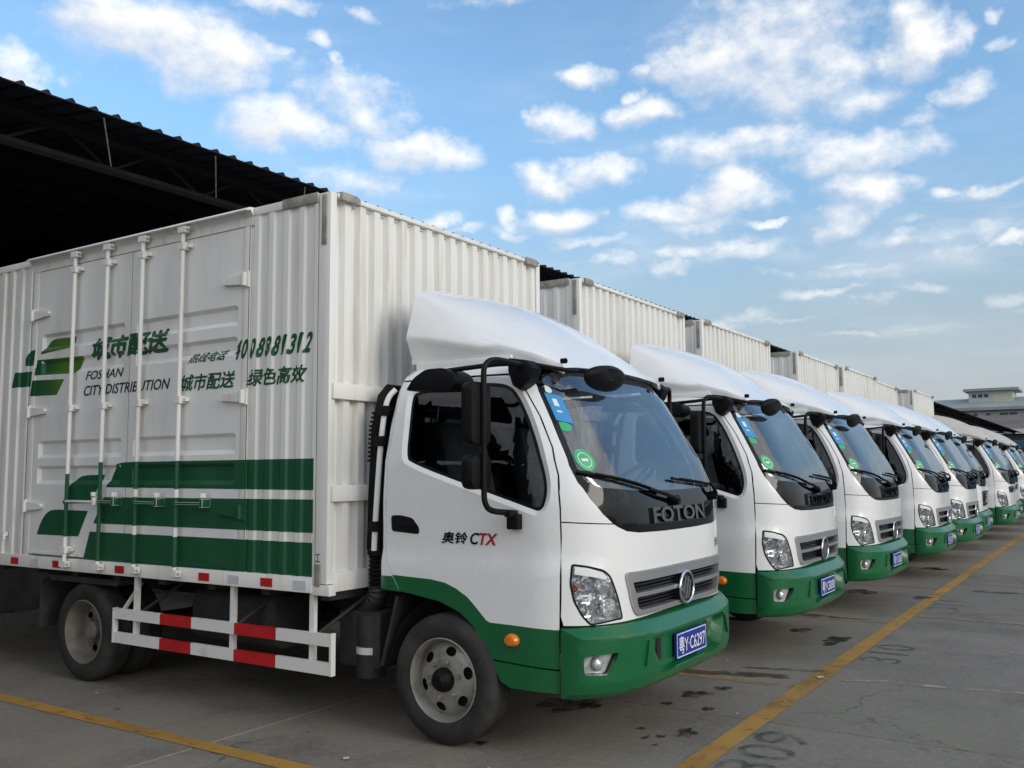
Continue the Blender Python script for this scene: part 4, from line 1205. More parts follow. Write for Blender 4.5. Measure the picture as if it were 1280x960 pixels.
    bm = new(); patch(bm, [outer, inset(glass, .004)], FRONT, .06, .06, -.004, .02); sur = part('windscreen_surround', bm, black_gloss, truck, smooth=40)
    bm = new(); patch(bm, [glass], FRONT, .05, .05, -.007, 0); ws = part('windscreen', bm, screen_glass, truck, smooth=60)
    if style == 'A':
        # chrome letters on the black panel
        bm = new()
        fm = fit2d(text2d('FOTON', 0.0, .022), 0, 0, .74, .088)
        r = bmesh.ops.extrude_face_region(fm, geom=fm.faces[:])
        vs = {v for v in r['geom'] if isinstance(v, bmesh.types.BMVert)}
        mp = {}
        for v in fm.verts:
            p, n = FRONT(.375 - v.co.x, 1.145 + v.co.y); mp[v] = bm.verts.new(p + n * (.012 if v in vs else -.006))
        for f in fm.faces: bm.faces.new([mp[v] for v in f.verts])
        fm.free(); bmesh.ops.recalc_face_normals(bm, faces=bm.faces[:])
        sub('lettering', bm, dark_chrome, sur, smooth=0)
    # stickers behind the glass
    def blob(s0, z0, rs, rz, n=20): return [(s0 + rs * math.cos(2 * math.pi * k / n), z0 + rz * math.sin(2 * math.pi * k / n)) for k in range(n)]
    for lp, m, o in ((blob(.790, 1.885, .022, .022), sticker_and_sheen_white, -.016), ([(.822, 1.865), (.735, 1.845), (.760, 1.69), (.848, 1.71)], sticker_blue, -.015), (blob(.822, 1.675, .038, .026), sticker_green, -.017),
                     (blob(.815, 1.495, .055, .058), sticker_green, -.015), (blob(.815, 1.495, .038, .040), sticker_and_sheen_white, -.0145), (blob(.815, 1.495, .034, .036), sticker_green, -.014),
                     ([(.80, 1.83), (.775, 1.828), (.782, 1.785), (.808, 1.79)], sticker_and_sheen_white, -.0142), ([(.812, 1.765), (.785, 1.76), (.79, 1.75), (.815, 1.755)], sticker_and_sheen_white, -.0142), ([(.835, 1.502), (.797, 1.502), (.797, 1.488), (.835, 1.488)], sticker_and_sheen_white, -.0135)):
        bm = new(); patch(bm, [lp], FRONT, .05, .05, o + .0112, 0); sub('windscreen_sticker', bm, m, ws)
    # inner mirror
    bm = new(); box(bm, 1.16, 1.19, CY - .12, CY + .12, 1.83, 1.90); part('inner_mirror', bm, black_plastic, truck, bevel=.01)

    # ---------------- lamps
    for side in (0, 1):
        hl = []
        bm = new()
        patch(bm, [inset(HEAD, .002)], FRONT, .022, .03, lambda s, z: -.052 + .007 * math.sin(s * 431 + z * 977), 0, 0)
        ring(bm, FRONT, inset(HEAD, .002), -.004, inset(HEAD, .01), -.050, 0)
        # facets of the reflector
        def cup(s, z, r, dep, mi=0):
            p, n = FRONT(s, z)
            n = (Vector((1, -.12, 0)) + n * .9).normalized()
            e1 = n.orthogonal().normalized(); e2 = n.cross(e1)
            base = p - n * .056
            prof = [(r, dep), (r * .85, dep * .45), (r * .55, dep * .12), (.0, 0)]
            rr = []
            for (q, h) in prof:
                rr.append([bm.verts.new(base + n * h + (e1 * math.cos(t) + e2 * math.sin(t)) * q) for t in [2 * math.pi * k / 16 for k in range(16)]] if q > 0 else [bm.verts.new(base + n * h)])
            for i in range(3):
                for k in range(16):
                    A, B = rr[i], rr[i + 1]
                    vs = [A[k], A[(k + 1) % 16]] + ([B[(k + 1) % 16], B[k]] if len(B) > 1 else [B[0]])
                    f = bm.faces.new(vs); f.material_index = mi
            # bulb shield
            q = base + n * dep * .3
            tube(bm, [q, q + n * dep * .75], .012, 8, mi)
        cup(.810, .862, .052, .055); cup(.775, .735, .050, .055); cup(.955, .835, .018, .025, 1); cup(.885, .858, .030, .04); cup(.872, .735, .030, .04)
        for k in range(6):
            z = .69 + k * .035
            p, n = FRONT(.905 + .01 * k, z); q, n2 = FRONT(.86 + .005 * k, z)
            tube(bm, [p - n * .05, q - n2 * .055], .006, 6, 0)
        if side: mirror_y(bm, CY)
        h = part('headlight', bm, [lamp_silver, amber], truck, smooth=12)
        bm = new(); patch(bm, [inset(HEAD, .004)], FRONT, .04, .04, -.002, 0)
        if side: mirror_y(bm, CY)
        sub('lens', bm, lens_glass, h, smooth=60)
        bm = new(); ring(bm, FRONT, inset(HEAD, -.001), .0015, inset(HEAD, .009), .001)
        if side: mirror_y(bm, CY)
        sub('lamp_seal', bm, black_plastic, h)
        bm = new(); patch(bm, [[(.968, .951), (.90, .942), (.82, .919), (.79, .893), (.80, .880), (.88, .898), (.972, .912)]], FRONT, .03, .03, .0008, 0)  # white band painted on the lens as its bright sky reflection
        if side: mirror_y(bm, CY)
        sub('lens_sheen', bm, sticker_and_sheen_white, h)
    # ---------------- grille
    if style == 'A':
        bm = new()
        IN1 = rounded([(.612, .848), (.585, .803), (-.585, .803), (-.612, .848)], .012, 2)
        IN1 = rounded([(.618, .852), (.592, .794), (-.592, .794), (-.618, .852)], .012, 2)
        IN2 = rounded([(.585, .772), (.565, .715), (.535, .702), (-.535, .702), (-.565, .715), (-.585, .772)], .015, 2)
        def gof(s, z): return .014
        patch(bm, [inset(GR, .002), IN1, IN2], FRONT, .04, .1, gof, .05)
        gr = part('grille', bm, silver, truck, smooth=30)
        bm = new()
        patch(bm, [inset(GR, .01)], FRONT, .1, .1, -.045, 0); sub('grille_backing', bm, grille_black, gr)
        for z in (.812, .832, .722, .740, .757):
            bm = new(); patch(bm, [[(.60, z - .004), (.60, z + .004), (-.60, z + .004), (-.60, z - .004)]], FRONT, .1, .1, -.012, .03); sub('grille_slat', bm, grille_black, gr)
        # emblem
        p, n = FRONT(-.008, .768)
        bm = new()
        tube(bm, [p + n * .026 + Vector((0, math.cos(t) * .098, math.sin(t) * .088)) for t in [2 * math.pi * k / 36 for k in range(36)]], .0085, 10, 0, closed=True)
        prism(bm, [(p.y + math.cos(t) * .096, p.z + math.sin(t) * .086) for t in [2 * math.pi * k / 32 for k in range(32)]], 'x', p.x - .03, p.x + .018, 1)
        # three slanted facets meeting in a triangle
        Y, Z = p.y, p.z
        for pts in ([(Y - .060, Z - .02), (Y - .030, Z + .052), (Y - .012, Z + .052), (Y - .045, Z - .044)], [(Y - .030, Z - .062), (Y + .014, Z + .056), (Y + .034, Z + .056), (Y - .010, Z - .070)],
                    [(Y + .004, Z - .066), (Y + .042, Z + .040), (Y + .060, Z + .030), (Y + .020, Z - .064)]):
            prism(bm, pts, 'x', p.x + .016, p.x + .030, 0)
        sub('grille_emblem', bm, [chrome, grille_black], gr, smooth=40)
    else:
        bm = new(); patch(bm, [inset(GB, .002)], FRONT, .06, .06, -.03, 0)
        gr = part('grille', bm, grille_black, truck, smooth=40)
        z0, z1 = bounds(GB)[2:]
        ww = bounds(GB)[1]
        z = z0 + .03
        while z < z1 - .02:
            bm = new(); patch(bm, [[(ww * .93, z - .006), (ww * .93, z + .006), (-ww * .93, z + .006), (-ww * .93, z - .006)]], FRONT, .1, .1, -.008, .03); sub('grille_slat', bm, black_plastic, gr); z += .045
        p, n = FRONT(0, (z0 + z1) / 2)
        bm = new(); prism(bm, [(p.y + math.cos(t) * .07, p.z + math.sin(t) * .07) for t in [2 * math.pi * k / 24 for k in range(24)]], 'x', p.x - .02, p.x + .012); sub('grille_emblem', bm, chrome, gr)

    # ---------------- bumper
    def boff(s, z):
        a = abs(s)
        ch = lerp(a, [.40, .62, .9], [.0, .014, .02])
        o = lerp(z, [.292, .298, .325, .372, .578 + ch, .588 + ch, .640, .646, .652], [-.03, .020, .050, .064, .068, .062, .028, .022, -.02])
        edge = lerp(z, [.37, .40, .53, .56], [.43, .43, .51, .51])
        rec = max(0.0, min(1.0, (edge - a) / (.055 if s > 0 else .012))) * max(0.0, min(1.0, (z - .362) / .012)) * max(0.0, min(1.0, (.566 - z) / .010))
        o -= .060 * rec
        if a > .95: o = min(o, lerp(a, [.95, 1.04], [.064, .018]))
        return o
    FOG = rounded([(.935, .512), (.762, .522), (.820, .415), (.933, .422)], .018, 3)
    bm = new()
    up = [(1.036, .30), (1.03, .648)]
    lp = [(1.036, .298), (1.036, .644), (.66, .652), (.25, .655), (-.25, .655), (-.66, .652), (-1.036, .644), (-1.036, .298), (-.60, .292), (.60, .292)]
    us = frange(-1.03, 1.03, .03) + [.51, .455, .43, .375, -.51, -.498, -.43, -.418]
    vs = [.298, .31, .325, .35, .362, .374, .40, .43, .47, .51, .53, .556, .566, .578, .588, .598, .608, .62, .640, .646]
    patch(bm, [lp, FOG, [(-s, z) for s, z in FOG][::-1]], FRONT, .05, .05, boff, .06, 0, us, vs)
    bumper = part('bumper', bm, gp, truck, smooth=26)
    for side in (0, 1):
        bm = new(); patch(bm, [inset(FOG, .004)], FRONT, .05, .05, .022, 0, 0); p, n = FRONT(.86, .468)
        ring(bm, FRONT, inset(FOG, -.004), .060, inset(FOG, .004), .022, 1)
        lathe(bm, [(.038, 0), (.030, .02), (.012, .032), (0, .034)], 0, 0, 16)
        vv = bm.verts[-(16 * 3 + 1):] if False else None
        bmesh.ops.recalc_face_normals(bm, faces=bm.faces[:])
        bm.verts.ensure_lookup_table()
        for v in list(bm.verts)[-(16 * 3 + 1):]:
            c = v.co.copy(); v.co = p + n * (.024 + c.y) + Vector((-.35, -.9, 0)).normalized() * c.x + Vector((0, 0, 1)) * c.z
        if side: mirror_y(bm, CY)
        fl = sub('fog_lamp', bm, [fog_glass, grille_black], bumper)
    # slots left and right of the plate
    for s0 in (.345, -.345):
        bm = new(); patch(bm, [rounded([(s0 + .028, .412), (s0 + .028, .528), (s0 - .028, .528), (s0 - .028, .412)], .01)], FRONT, .1, .1, .0115, 0); sub('bumper_slot', bm, grille_black, bumper)
    for sgn in (1, -1):   # raised fins beside the recess
        bm = new(); patch(bm, [rounded([(sgn * .590, .43), (sgn * .570, .43), (sgn * .505, .548), (sgn * .560, .556)], .012)], FRONT, .03, .02, .080, .02); sub('bumper_fin', bm, gp, bumper)
    # ---------------- plate
    build_plate(truck, '粤Y·C6297')

    # ---------------- wipers
    for base, mid, tip in (((.047, 1.262), (.40, 1.33), (.895, 1.43)), ((-.60, 1.275), (-.52, 1.35), (.02, 1.385))):
        bm = new()
        F = lambda q, o: FRONT(*q)[0] + FRONT(*q)[1] * o
        tube(bm, [F(base, -.004), F(base, .03)], .028, 10)
        tube(bm, [F(base, .026), F(((base[0] + mid[0]) / 2, (base[1] + mid[1]) / 2), .036), F(mid, .028)], [.015, .012, .008], 8)
        st = (base[0] * .35 + mid[0] * .65 - .04, mid[1] - .02) if tip[0] > .5 else (mid[0] - .10, mid[1] - .012)
        n = 7
        path = [(tip[0] + (st[0] - tip[0]) * k / n, tip[1] + (st[1] - tip[1]) * k / n) for k in range(n + 1)]
        tube(bm, [F(q, .012) for q in path], .009, 6)
        tube(bm, [F(q, .024) for q in path[1:-1]], .006, 6)
        part('wiper', bm, black_plastic, truck)

    # ---------------- wind deflector on the roof
    bm = new()
    xs = [.265, .30, .36, .44, .55, .68, .80, .92, 1.03, 1.12, 1.20, 1.265]
    XZ = [.26, .5, .75, .95, 1.15, 1.28]
    def sec(x):
        zc = lerp(x, XZ, [2.600, 2.545, 2.440, 2.330, 2.160, 2.022]); zs = lerp(x, XZ, [2.545, 2.420, 2.262, 2.165, 2.075, 2.000]); zk = lerp(x, XZ, [2.235, 2.200, 2.150, 2.115, 2.055, 1.990]); zb = lerp(x, XZ, [2.085, 2.080, 2.078, 2.075, 2.030, 1.985])
        ds = lerp(x, XZ, [.705, .690, .672, .668, .66, .62]); dk = lerp(x, XZ, [.800, .795, .775, .755, .725, .655]); db = lerp(x, XZ, [.745, .745, .745, .745, .725, .655])
        return [(db, zb), (db, zb + (zk - zb) * .25), (dk - .012, zk - .022), (dk, zk), (dk - .004, zk + .03), (dk * .45 + ds * .55, zk * .45 + zs * .55), (ds + .015, zs - .035), (ds - .02, zs + .004), (ds * .8, zs + (zc - zs) * .48), (ds * .5, zs + (zc - zs) * .82), (ds * .25, zs + (zc - zs) * .97), (0, zc)]
    for half in (0,):
        rows = []
        for i, x in enumerate(xs):
            S = sec(x)
            full = [(x, CY - d, z) for d, z in S] + [(x, CY + d, z) for d, z in S[-2::-1]]
            rows.append([bm.verts.new(p) for p in full])
        for i in range(len(rows) - 1):
            for k in range(len(rows[0]) - 1):
                bm.faces.new((rows[i][k], rows[i + 1][k], rows[i + 1][k + 1], rows[i][k + 1]))
        # rolled rear edge
        bk = [bm.verts.new((v.co.x + .03, CY + (v.co.y - CY) * .97, 2.05 + (v.co.z - 2.05) * .97)) for v in rows[0]]
        for k in range(len(bk) - 1): bm.faces.new((bk[k], rows[0][k], rows[0][k + 1], bk[k + 1]))
        bmesh.ops.recalc_face_normals(bm, faces=bm.faces[:])
    de = part('roof_deflector', bm, cab_white, truck, smooth=50)
    for sg in (-1, 1):
        bm = new(); box(bm, .32, 1.0, CY + sg * .76 - .012, CY + sg * .76 + .012, 2.045, 2.088)
        sub('mounting_flange', bm, cab_white, de, bevel=.004)
    for sg in (-1, 1):
        bm = new(); lathe(bm, [(.017, -.03), (.017, .0), (.014, .0), (.012, -.012), (0, -.014)], 0, 0, 18)
        bmesh.ops.recalc_face_normals(bm, faces=bm.faces[:])
        for v in bm.verts:
            c = v.co.copy(); v.co = Vector((1.29 + c.y, CY + sg * .655 + c.x, 2.045 + c.z * .9))
        sub('marker_lamp', bm, black_plastic, de)

    # ---------------- outside mirrors
    for side in (0, 1):
        bm = new()
        pole = curve_pts([(1.165, .19, 1.22), (1.12, .05, 1.235), (1.105, .005, 1.275), (1.10, .0, 1.36), (1.10, .0, 1.60), (1.10, .0, 1.90), (1.105, .01, 1.985), (1.125, .07, 2.018), (1.15, .24, 2.01), (1.15, .36, 2.01)], 5)
        tube(bm, pole, .0155, 10)
        tube(bm, curve_pts([(1.15, .36, 2.02), (1.10, .16, 2.005), (1.0, .05, 1.985), (.78, .03, 1.972)], 5), .013, 8)
        if not side: tube(bm, curve_pts([(1.17, .36, 2.02), (1.25, .42, 2.00), (1.33, .50, 1.985), (1.36, .58, 1.99), (1.37, .72, 1.985)], 5), .013, 8)
        if side: mirror_y(bm, CY)
        mr = part('door_mirror', bm, black_plastic, truck)
        def add(name, fn, bevel=0.0, m=black_plastic):
            b = new(); fn(b)
            if side: mirror_y(b, CY)
            return sub(name, b, m, mr, bevel=bevel)
        add('mirror_mount', lambda b: (box(b, 1.125, 1.195, .165, .215, 1.135, 1.215), box(b, 1.14, 1.18, .12, .20, 1.20, 1.235)), .008)
        add('mirror_mount', lambda b: (prism(b, [(1.06, 2.055), (1.18, 2.035), (1.225, 1.99), (1.20, 1.93), (1.14, 1.87), (1.09, 1.90), (1.06, 1.98)], 'y', .285, .385)), .012)
        def head(b, x, z0, z1, w, y0, y1):
            prism(b, rounded([(y0, z0), (y1, z0), (y1, z1), (y0, z1)], .05, 4), 'x', x - w, x)
        add('mirror_head', lambda b: head(b, 1.09, 1.57, 1.90, .075, -.09, .09), .022)
        add('mirror_head', lambda b: head(b, 1.09, 1.345, 1.525, .075, -.09, .09), .022)
        def kerb(b):
            prism(b, rounded([(.60, 1.875), (.66, 1.945), (.74, 1.985), (.86, 1.985), (.93, 1.95), (.95, 1.90), (.90, 1.865)], .025), 'y', -.03, .14)
        add('mirror_head', kerb, .02)
        def down(b):
            lathe(b, [(0, -.060), (.06, -.070), (.10, -.052), (.118, -.02), (.122, 0), (.115, .008), (0, .01)], 0, 0, 28)
            bmesh.ops.recalc_face_normals(b, faces=b.faces[:])
            for v in b.verts:
                c = v.co.copy()
                v.co = Vector((1.38 - c.y * .8 + c.z * .1, .80 + c.x * 1.95, 1.958 + c.z * .58 - c.y * .30))
            box(b, 1.35, 1.39, .56, .70, 1.975, 1.995)
        if not side: add('mirror_head', down)

    # ---------------- air intake behind the cab
    bm = new()
    prism(bm, [(.02, .97), (.13, .97), (.14, 1.30), (.15, 1.66), (.19, 1.86), (.215, 1.955), (.17, 1.965), (.10, 1.90), (.05, 1.70), (.03, 1.30)], 'y', .31, .47)
    ai = part('air_intake', bm, black_plastic, truck, bevel=.012)
    for k in range(12):
        bm = new(); z = 1.50 + k * .026; xx = lerp(z, [1.3, 1.7, 1.9], [.03, .05, .10]); box(bm, xx - .008, xx + .06, .303, .33, z, z + .013); sub('intake_rib', bm, black_plastic, ai)
    bm = new()
    pr = []
    for k in range(17):
        pr.append((.060 if k % 2 else .050, .745 + k * .0125))
    pts = [(.075, .36, h) for r_, h in pr]
    tube(bm, pts, [r_ for r_, h in pr], 18); tube(bm, [(.075, .36, .945), (.075, .36, .985)], [.066, .066], 18)
    sub('intake_bellows', bm, black_plastic, ai)
    bm = new()
    hp = curve_pts([(.075, .36, .76), (.07, .36, .70), (.0, .36, .62), (-.10, .36, .54), (-.17, .38, .47)], 6)
    tube(bm, hp, [.058 + .006 * (k % 2) for k in range(len(hp))], 16)
    sub('intake_hose', bm, hose_rubber, ai)
    bm = new(); tube(bm, curve_pts([(.225, .335, 1.93), (.185, .30, 1.85), (.165, .275, 1.62), (.150, .255, 1.25), (.142, .245, .98)], 5), .017, 12)
    gh = part('grab_handle', bm, cab_white, truck)
    for z, x, y in ((1.62, .165, .275), (1.80, .178, .292), (1.12, .146, .25)):
        bm = new(); box(bm, x - .032, x + .032, y - .03, y + .04, z - .03, z + .03); sub('handle_clip', bm, black_plastic, gh, bevel=.006)
    return ws

def L_rear_liner():
    zs = [.9, 1.3, 1.6, 1.8, 1.9, 1.98]
    return [(CY - cw(z) + .08, z) for z in zs] + [(CY + cw(z) - .08, z) for z in zs[::-1]]
GB = None
PX, PY, PZ = 1.694, 1.024, .384

def plate_text(body, parent):
    bm = new()
    fm = fit2d(text2d(body, .012), 0, 0, .385, .098)
    mp = {v: bm.verts.new((PX + .0015 + .0003 * v.co.z, PY + .028 + v.co.x, PZ + .021 + v.co.y)) for v in fm.verts}
    for fc in fm.faces: bm.faces.new([mp[v] for v in fc.verts])
    fm.free()
    for f in bm.faces:
        f.normal_update()
        if f.normal.x < 0: f.normal_flip()
    return sub('lettering', bm, plate_white, parent, smooth=0)
def build_plate(truck, body):
    bm = new()
    prism(bm, rounded([(PY, PZ), (PY + .44, PZ), (PY + .44, PZ + .14), (PY, PZ + .14)], .01), 'x', PX - .014, PX)
    o = part('number_plate', bm, plate_blue, truck)
    bm = new()
    a = rounded([(PY + .004, PZ + .004), (PY + .436, PZ + .004), (PY + .436, PZ + .136), (PY + .004, PZ + .136)], .008); b = rounded([(PY + .010, PZ + .010), (PY + .430, PZ + .010), (PY + .430, PZ + .130), (PY + .010, PZ + .130)], .006)
    A = [bm.verts.new((PX + .001, *p)) for p in a]; B = [bm.verts.new((PX + .001, *p)) for p in b]
    for i in range(len(A)): bm.faces.new((A[i], A[(i + 1) % len(A)], B[(i + 1) % len(A)], B[i]))
    sub('plate_border', bm, plate_white, o, smooth=0)
    plate_text(body, o)
    return o

# ---------------------------------------------- wheels, frame, guards
def tyre_profile(y0, w=.20, Rr=.348):
    p = [(.216, .035), (.222, .014), (.236, .006), (.262, -.002), (.292, -.004), (.318, .006), (.334, .020), (.343, .036), (.347, .052)]
    for g in (.068, .098, .128):
        p += [(.348, g), (.339, g + .003), (.339, g + .008), (.348, g + .011)]
    p += [(.347, .150), (.343, .165), (.334, .180), (.318, .194), (.29, .204), (.236, .196), (.216, .165)]
    return [(r, y0 + y * w / .20) for r, y in p]
def disc(bm, cx0, cz0, prof, holes_r, hole_sz, n, rot=0.3, mi=0):
    rmax, rmin = prof[0][0], prof[-1][0]
    C = lambda r, m: [(r * math.cos(2 * math.pi * k / m), r * math.sin(2 * math.pi * k / m)) for k in range(m)]
    loops = [C(rmax, 48), C(rmin, 24)]
    for i in range(n):
        a = rot + 2 * math.pi * i / n
        loops.append([(math.cos(a) * (holes_r + hole_sz[0] * math.cos(t)) - math.sin(a) * hole_sz[1] * math.sin(t), math.sin(a) * (holes_r + hole_sz[0] * math.cos(t)) + math.cos(a) * hole_sz[1] * math.sin(t)) for t in [2 * math.pi * k / 14 for k in range(14)]])
    fm = flat_mesh(loops, frange(-rmax, rmax, .035), frange(-rmax, rmax, .035))
    rr = [p[0] for p in prof[::-1]]; yy = [p[1] for p in prof[::-1]]
    k0 = len(bm.verts)
    map2d(fm, lambda u, v: Vector((cx0 + u, lerp(math.hypot(u, v), rr, yy), cz0 + v)), mi, bm)
def build_wheel(truck, x, z, y0, kind, side):
    bm = new(); lathe(bm, tyre_profile(y0), x, z, 56)
    if kind == 'dual': lathe(bm, tyre_profile(y0 + .24), x, z, 56)
    bmesh.ops.recalc_face_normals(bm, faces=bm.faces[:])
    if side: mirror_y(bm, CY)
    w = part('wheel', bm, rubber, truck, smooth=50)
    bm = new()
    if kind == 'front':
        lathe(bm, [(.224, y0 + .016), (.224, y0 + .006), (.218, y0 + .004), (.208, y0 + .022), (.202, y0 + .060), (.197, y0 + .075)], x, z, 56)
        disc(bm, x, z, [(.198, y0 + .075), (.180, y0 + .055), (.150, y0 + .040), (.10, y0 + .030), (.05, y0 + .026)], .152, (.024, .034), 6)
        m = rim_steel
    else:
        lathe(bm, [(.224, y0 + .016), (.224, y0 + .006), (.218, y0 + .004), (.205, y0 + .03), (.190, y0 + .06), (.186, y0 + .12), (.178, y0 + .135)], x, z, 56)
        disc(bm, x, z, [(.178, y0 + .135), (.165, y0 + .125), (.12, y0 + .128), (.05, y0 + .13)], .135, (.026, .030), 6)
        m = rim_dirty
    for f in bm.faces:
        f.normal_update()
        if f.normal.y > 0.05: f.normal_flip()
    if side: mirror_y(bm, CY)
    rim = sub('rim', bm, m, w, smooth=30)
    bm = new()
    lathe(bm, [(.200, y0 + .10), (.05, y0 + .11), (0, y0 + .11)] if kind == 'front' else [(.18, y0 + .17), (.0, y0 + .17)], x, z, 32)
    if side: mirror_y(bm, CY)
    sub('brake_drum', bm, chassis, w)
    yb = y0 + .030 if kind == 'front' else y0 + .128
    nuts = 6
    for k in range(nuts):
        a = 2 * math.pi * k / nuts + .25
        cx0, cz0 = x + .098 * math.cos(a), z + .098 * math.sin(a)
        bm = new()
        lathe(bm, [(.013, yb), (.013, yb - .018), (.007, yb - .019), (.007, yb - .03), (0, yb - .031)], cx0, cz0, 6)
        bmesh.ops.recalc_face_normals(bm, faces=bm.faces[:])
        if side: mirror_y(bm, CY)
        sub('wheel_nut', bm, m, w, smooth=20)
    bm = new()
    if kind == 'front': lathe(bm, [(.066, y0 + .030), (.064, y0 + .005), (.054, y0 - .018), (.036, y0 - .030), (.030, y0 - .040), (.0, y0 - .043)], x, z, 28)
    else: lathe(bm, [(.068, y0 + .13), (.066, y0 + .07), (.05, y0 + .055), (0, y0 + .052)], x, z, 28)
    bmesh.ops.recalc_face_normals(bm, faces=bm.faces[:])
    if side: mirror_y(bm, CY)
    sub('hub_cap', bm, black_plastic if kind == 'front' else m, w)
def build_under(truck):
    bm = new()
    for y in (CY - .37, CY + .30):
        box(bm, BL + .05, 1.45, y, y + .07, .52, .72)
    for x in (-3.9, -3.1, -2.2, -1.4, -.5, .3, 1.2): box(bm, x, x + .07, CY - .30, CY + .30, .56, .70)
    fr = part('chassis_frame', bm, chassis, truck)
    bm = new(); tube(bm, [(-2.43, .25, .32), (-2.43, BW - .25, .32)], .06, 12)
    bmesh.ops.create_uvsphere(bm, u_segments=16, v_segments=10, radius=.17, matrix=Matrix.Translation((-2.43, CY, .32)))
    tube(bm, [(.70, .25, .30), (.70, BW - .25, .30)], .05, 10)
    tube(bm, [(-2.3, CY, .36), (.2, CY, .45)], .05, 10)
    part('axle', bm, chassis, truck)
    bm = new(); box(bm, -.05, 1.25, CY - .34, CY + .34, .42, .82); part('engine_block', bm, chassis, truck, bevel=.05)
    # cross bearers under the cargo floor
    bm = new()
    for k in range(9): box(bm, BL + .15 + k * .5, BL + .22 + k * .5, .06, BW - .06, .70, .80)
    part('cross_bearer', bm, chassis, truck)
    # fuel tank and canister on the near side
    bm = new(); prism(bm, rounded([(.22, .33), (.62, .33), (.62, .66), (.22, .66)], .08), 'x', -1.45, -.65); part('fuel_tank', bm, chassis, truck, bevel=.01)
    bm = new(); tube(bm, [(.05, .33, .24), (.05, .33, .60)], .085, 20); cn_ = part('air_canister', bm, chassis, truck)
    bm = new(); tube(bm, [(.05, .33, .375), (.05, .33, .415)], .088, 20); sub('canister_band', bm, guard_white, cn_)
    bm = new(); box(bm, -.15, .17, .27, .50, .30, .62); part('battery_box', bm, chassis, truck, bevel=.01)
    # mud guards: bowed sheet round the front wheel plus flap behind
    for side in (0, 1):
        bm = new()
        pts = [(.70 + .43 * math.cos(a), .318 + .43 * math.sin(a)) for a in [R(12 + k * 9) for k in range(19)]]
        A = [bm.verts.new((x, .235, z)) for x, z in pts]; B = [bm.verts.new((x, .62, z)) for x, z in pts]
        for i in range(len(pts) - 1): bm.faces.new((A[i], A[i + 1], B[i + 1], B[i]))
        # inner wall
        Cc = [bm.verts.new((x, .62, z)) for x, z in pts]
        bm.faces.new(Cc)
        prism(bm, [(.335, .735), (.355, .735), (.245, .335), (.22, .335)], 'y', .215, .50)
        if side: mirror_y(bm, CY)
        part('mud_guard', bm, chassis, truck, smooth=30)
        bm = new()
        prism(bm, [(-2.85, .66), (-2.05, .66), (-2.0, .70), (-2.9, .70)], 'y', .05, .50)
        box(bm, -2.99, -2.97, .05, .50, .30, .66)
        if side: mirror_y(bm, CY)
        part('mud_guard', bm, chassis, truck)
    # side guards
    for side in (0, 1):
        bm = new()
        for (z0, z1) in ((.456, .524), (.296, .366)):
            segs = [(-1.985, -1.489, 0), (-1.489, -1.172, 1), (-1.172, -.767, 0), (-.767, -.400, 1), (-.400, .035, 0)]
            for a, b, mi in segs:
                vs = [(a, z0), (b, z0), (b, z1), (a, z1)]
                prism(bm, vs, 'y', -.004, .022, mi)
        box(bm, -2.0, -1.985, -.006, .03, .294, .526, 0); box(bm, .035, .050, -.006, .03, .294, .530, 0)
        bmesh.ops.remove_doubles(bm, verts=bm.verts, dist=1e-5)
        if side: mirror_y(bm, CY)
        sg = part('side_guard', bm, [guard_white, red_tape], truck, smooth=0)
        for x in (-1.79, -.82, -.134):
            bm = new(); box(bm, x - .018, x + .018, .022, .05, .34, .748)
            if side: mirror_y(bm, CY)
            sub('guard_post', bm, guard_white, sg)
        for x in (-1.79, -.82, -.134):
            bm = new(); tube(bm, [(x + .01, .05, .50), (x + .16, .40, .74)], .012, 6)
            if side: mirror_y(bm, CY)
            sub('guard_brace', bm, chassis, sg)
        bm = new(); tube(bm, [(-1.96, .05, .50), (-2.08, .30, .70)], .016, 6)
        if side: mirror_y(bm, CY)
        sub('guard_brace', bm, guard_white, sg)

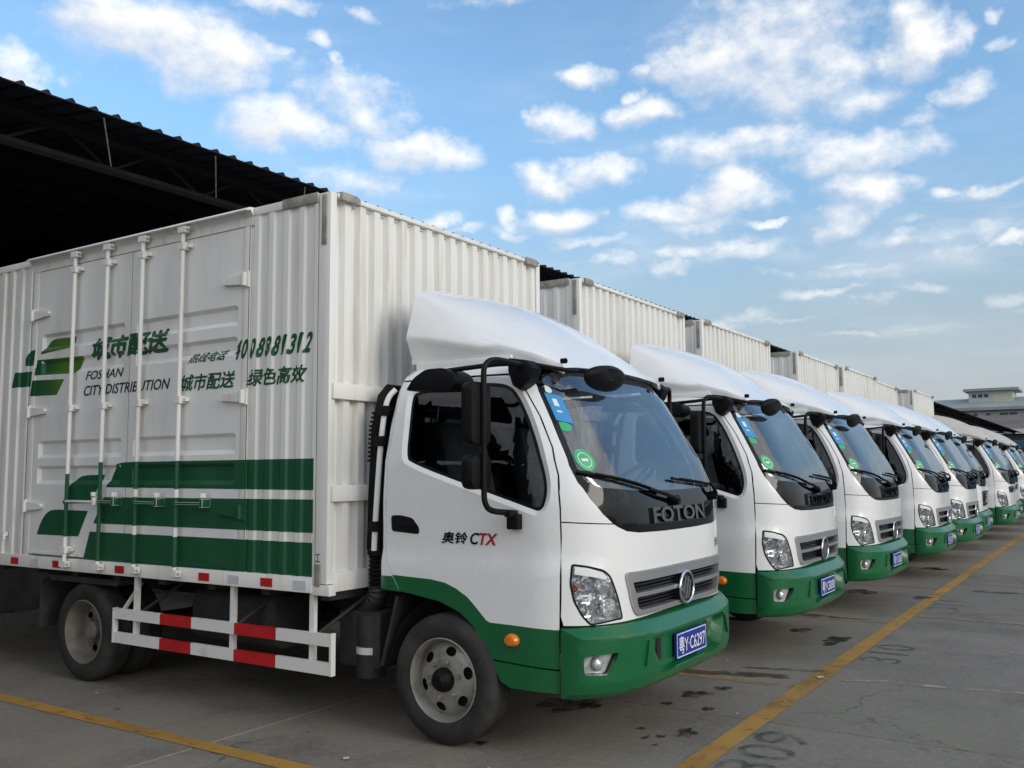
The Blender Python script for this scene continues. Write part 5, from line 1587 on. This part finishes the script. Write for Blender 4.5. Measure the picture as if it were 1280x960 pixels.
def build_truck(label, x, y, style='A', livery=True):
    t = thing('box_truck', label, 'truck', (x, y, 0), 'delivery trucks parked side by side in a row')
    build_cargo(t, livery)
    build_cab(t, style)
    build_under(t)
    for side in (0, 1):
        build_wheel(t, .70, .318, .165, 'front', side)
        build_wheel(t, -2.43, .318, .045, 'dual', side)
    return t
def copy_tree(o, parent=None):
    c = o.copy(); COL.objects.link(c)
    if parent is not None: c.parent = parent; c.matrix_parent_inverse = o.matrix_parent_inverse.copy()
    for ch in o.children: copy_tree(ch, c)
    return c
def replate(t, body):
    for ch in t.children:
        if ch.name.startswith('number_plate'):
            for g2 in list(ch.children):
                if g2.name.startswith('lettering'): bpy.data.objects.remove(g2)
            plate_text(body, ch)

truck1 = build_truck('nearest green and white box truck, painted lettering on its cargo side', 0, 0)
ROWS = [(0.00, 3.02, 'second box truck from the near end, directly behind the nearest one', '粤Y·C8080'),
        (0.03, 5.76, 'third box truck from the near end, in line with the second', '粤Y·C6085'),
        (0.09, 9.20, 'fourth box truck from the near end, after the wide gap', '粤Y·C6291'),
        (0.15, 11.60, 'fifth box truck from the near end, nose slightly past the fourth', '粤Y·C6358')]
for (x, y, lab, pl) in ROWS:
    c = copy_tree(truck1); c.location = (x, y, 0); c['label'] = lab
    replate(c, pl)
GB = rounded([(.50, 1.02), (.46, .74), (-.46, .74), (-.50, 1.02)], .04)
truck6 = build_truck('white box truck with a tall dark grille, sixth in the row', .05, 14.2, 'B')
GB = rounded([(.66, 1.06), (.62, .93), (-.62, .93), (-.66, 1.06)], .03)
truck7 = build_truck('white box truck with a wide black grille band, seventh in the row', .25, 17.1, 'C')
for ch in truck7.children:
    if ch.name.startswith('roof_deflector'): ch.data = ch.data.copy(); ch.data.materials[0] = deflector_beige
for (x, y, lab) in ((.1, 20.0, 'eighth box truck, half hidden behind the black banded one'), (.2, 22.9, 'ninth box truck, only its nose showing near the far end'), (.15, 25.8, 'last box truck at the far end of the row')):
    c = copy_tree(truck7); c.location = (x, y, 0); c['label'] = lab
    for ch in c.children:
        if ch.name.startswith('cargo_'): ch.scale.z = .62; ch.location.z = LZ + .745 * .38

for i, o in enumerate([o for o in COL.objects if o.parent is None and o.name.startswith('box_truck')]):
    if i: o.rotation_euler.z = R((0, .35, -.3, .45, -.25, .5, -.6, .4, -.5, .3)[i % 10])
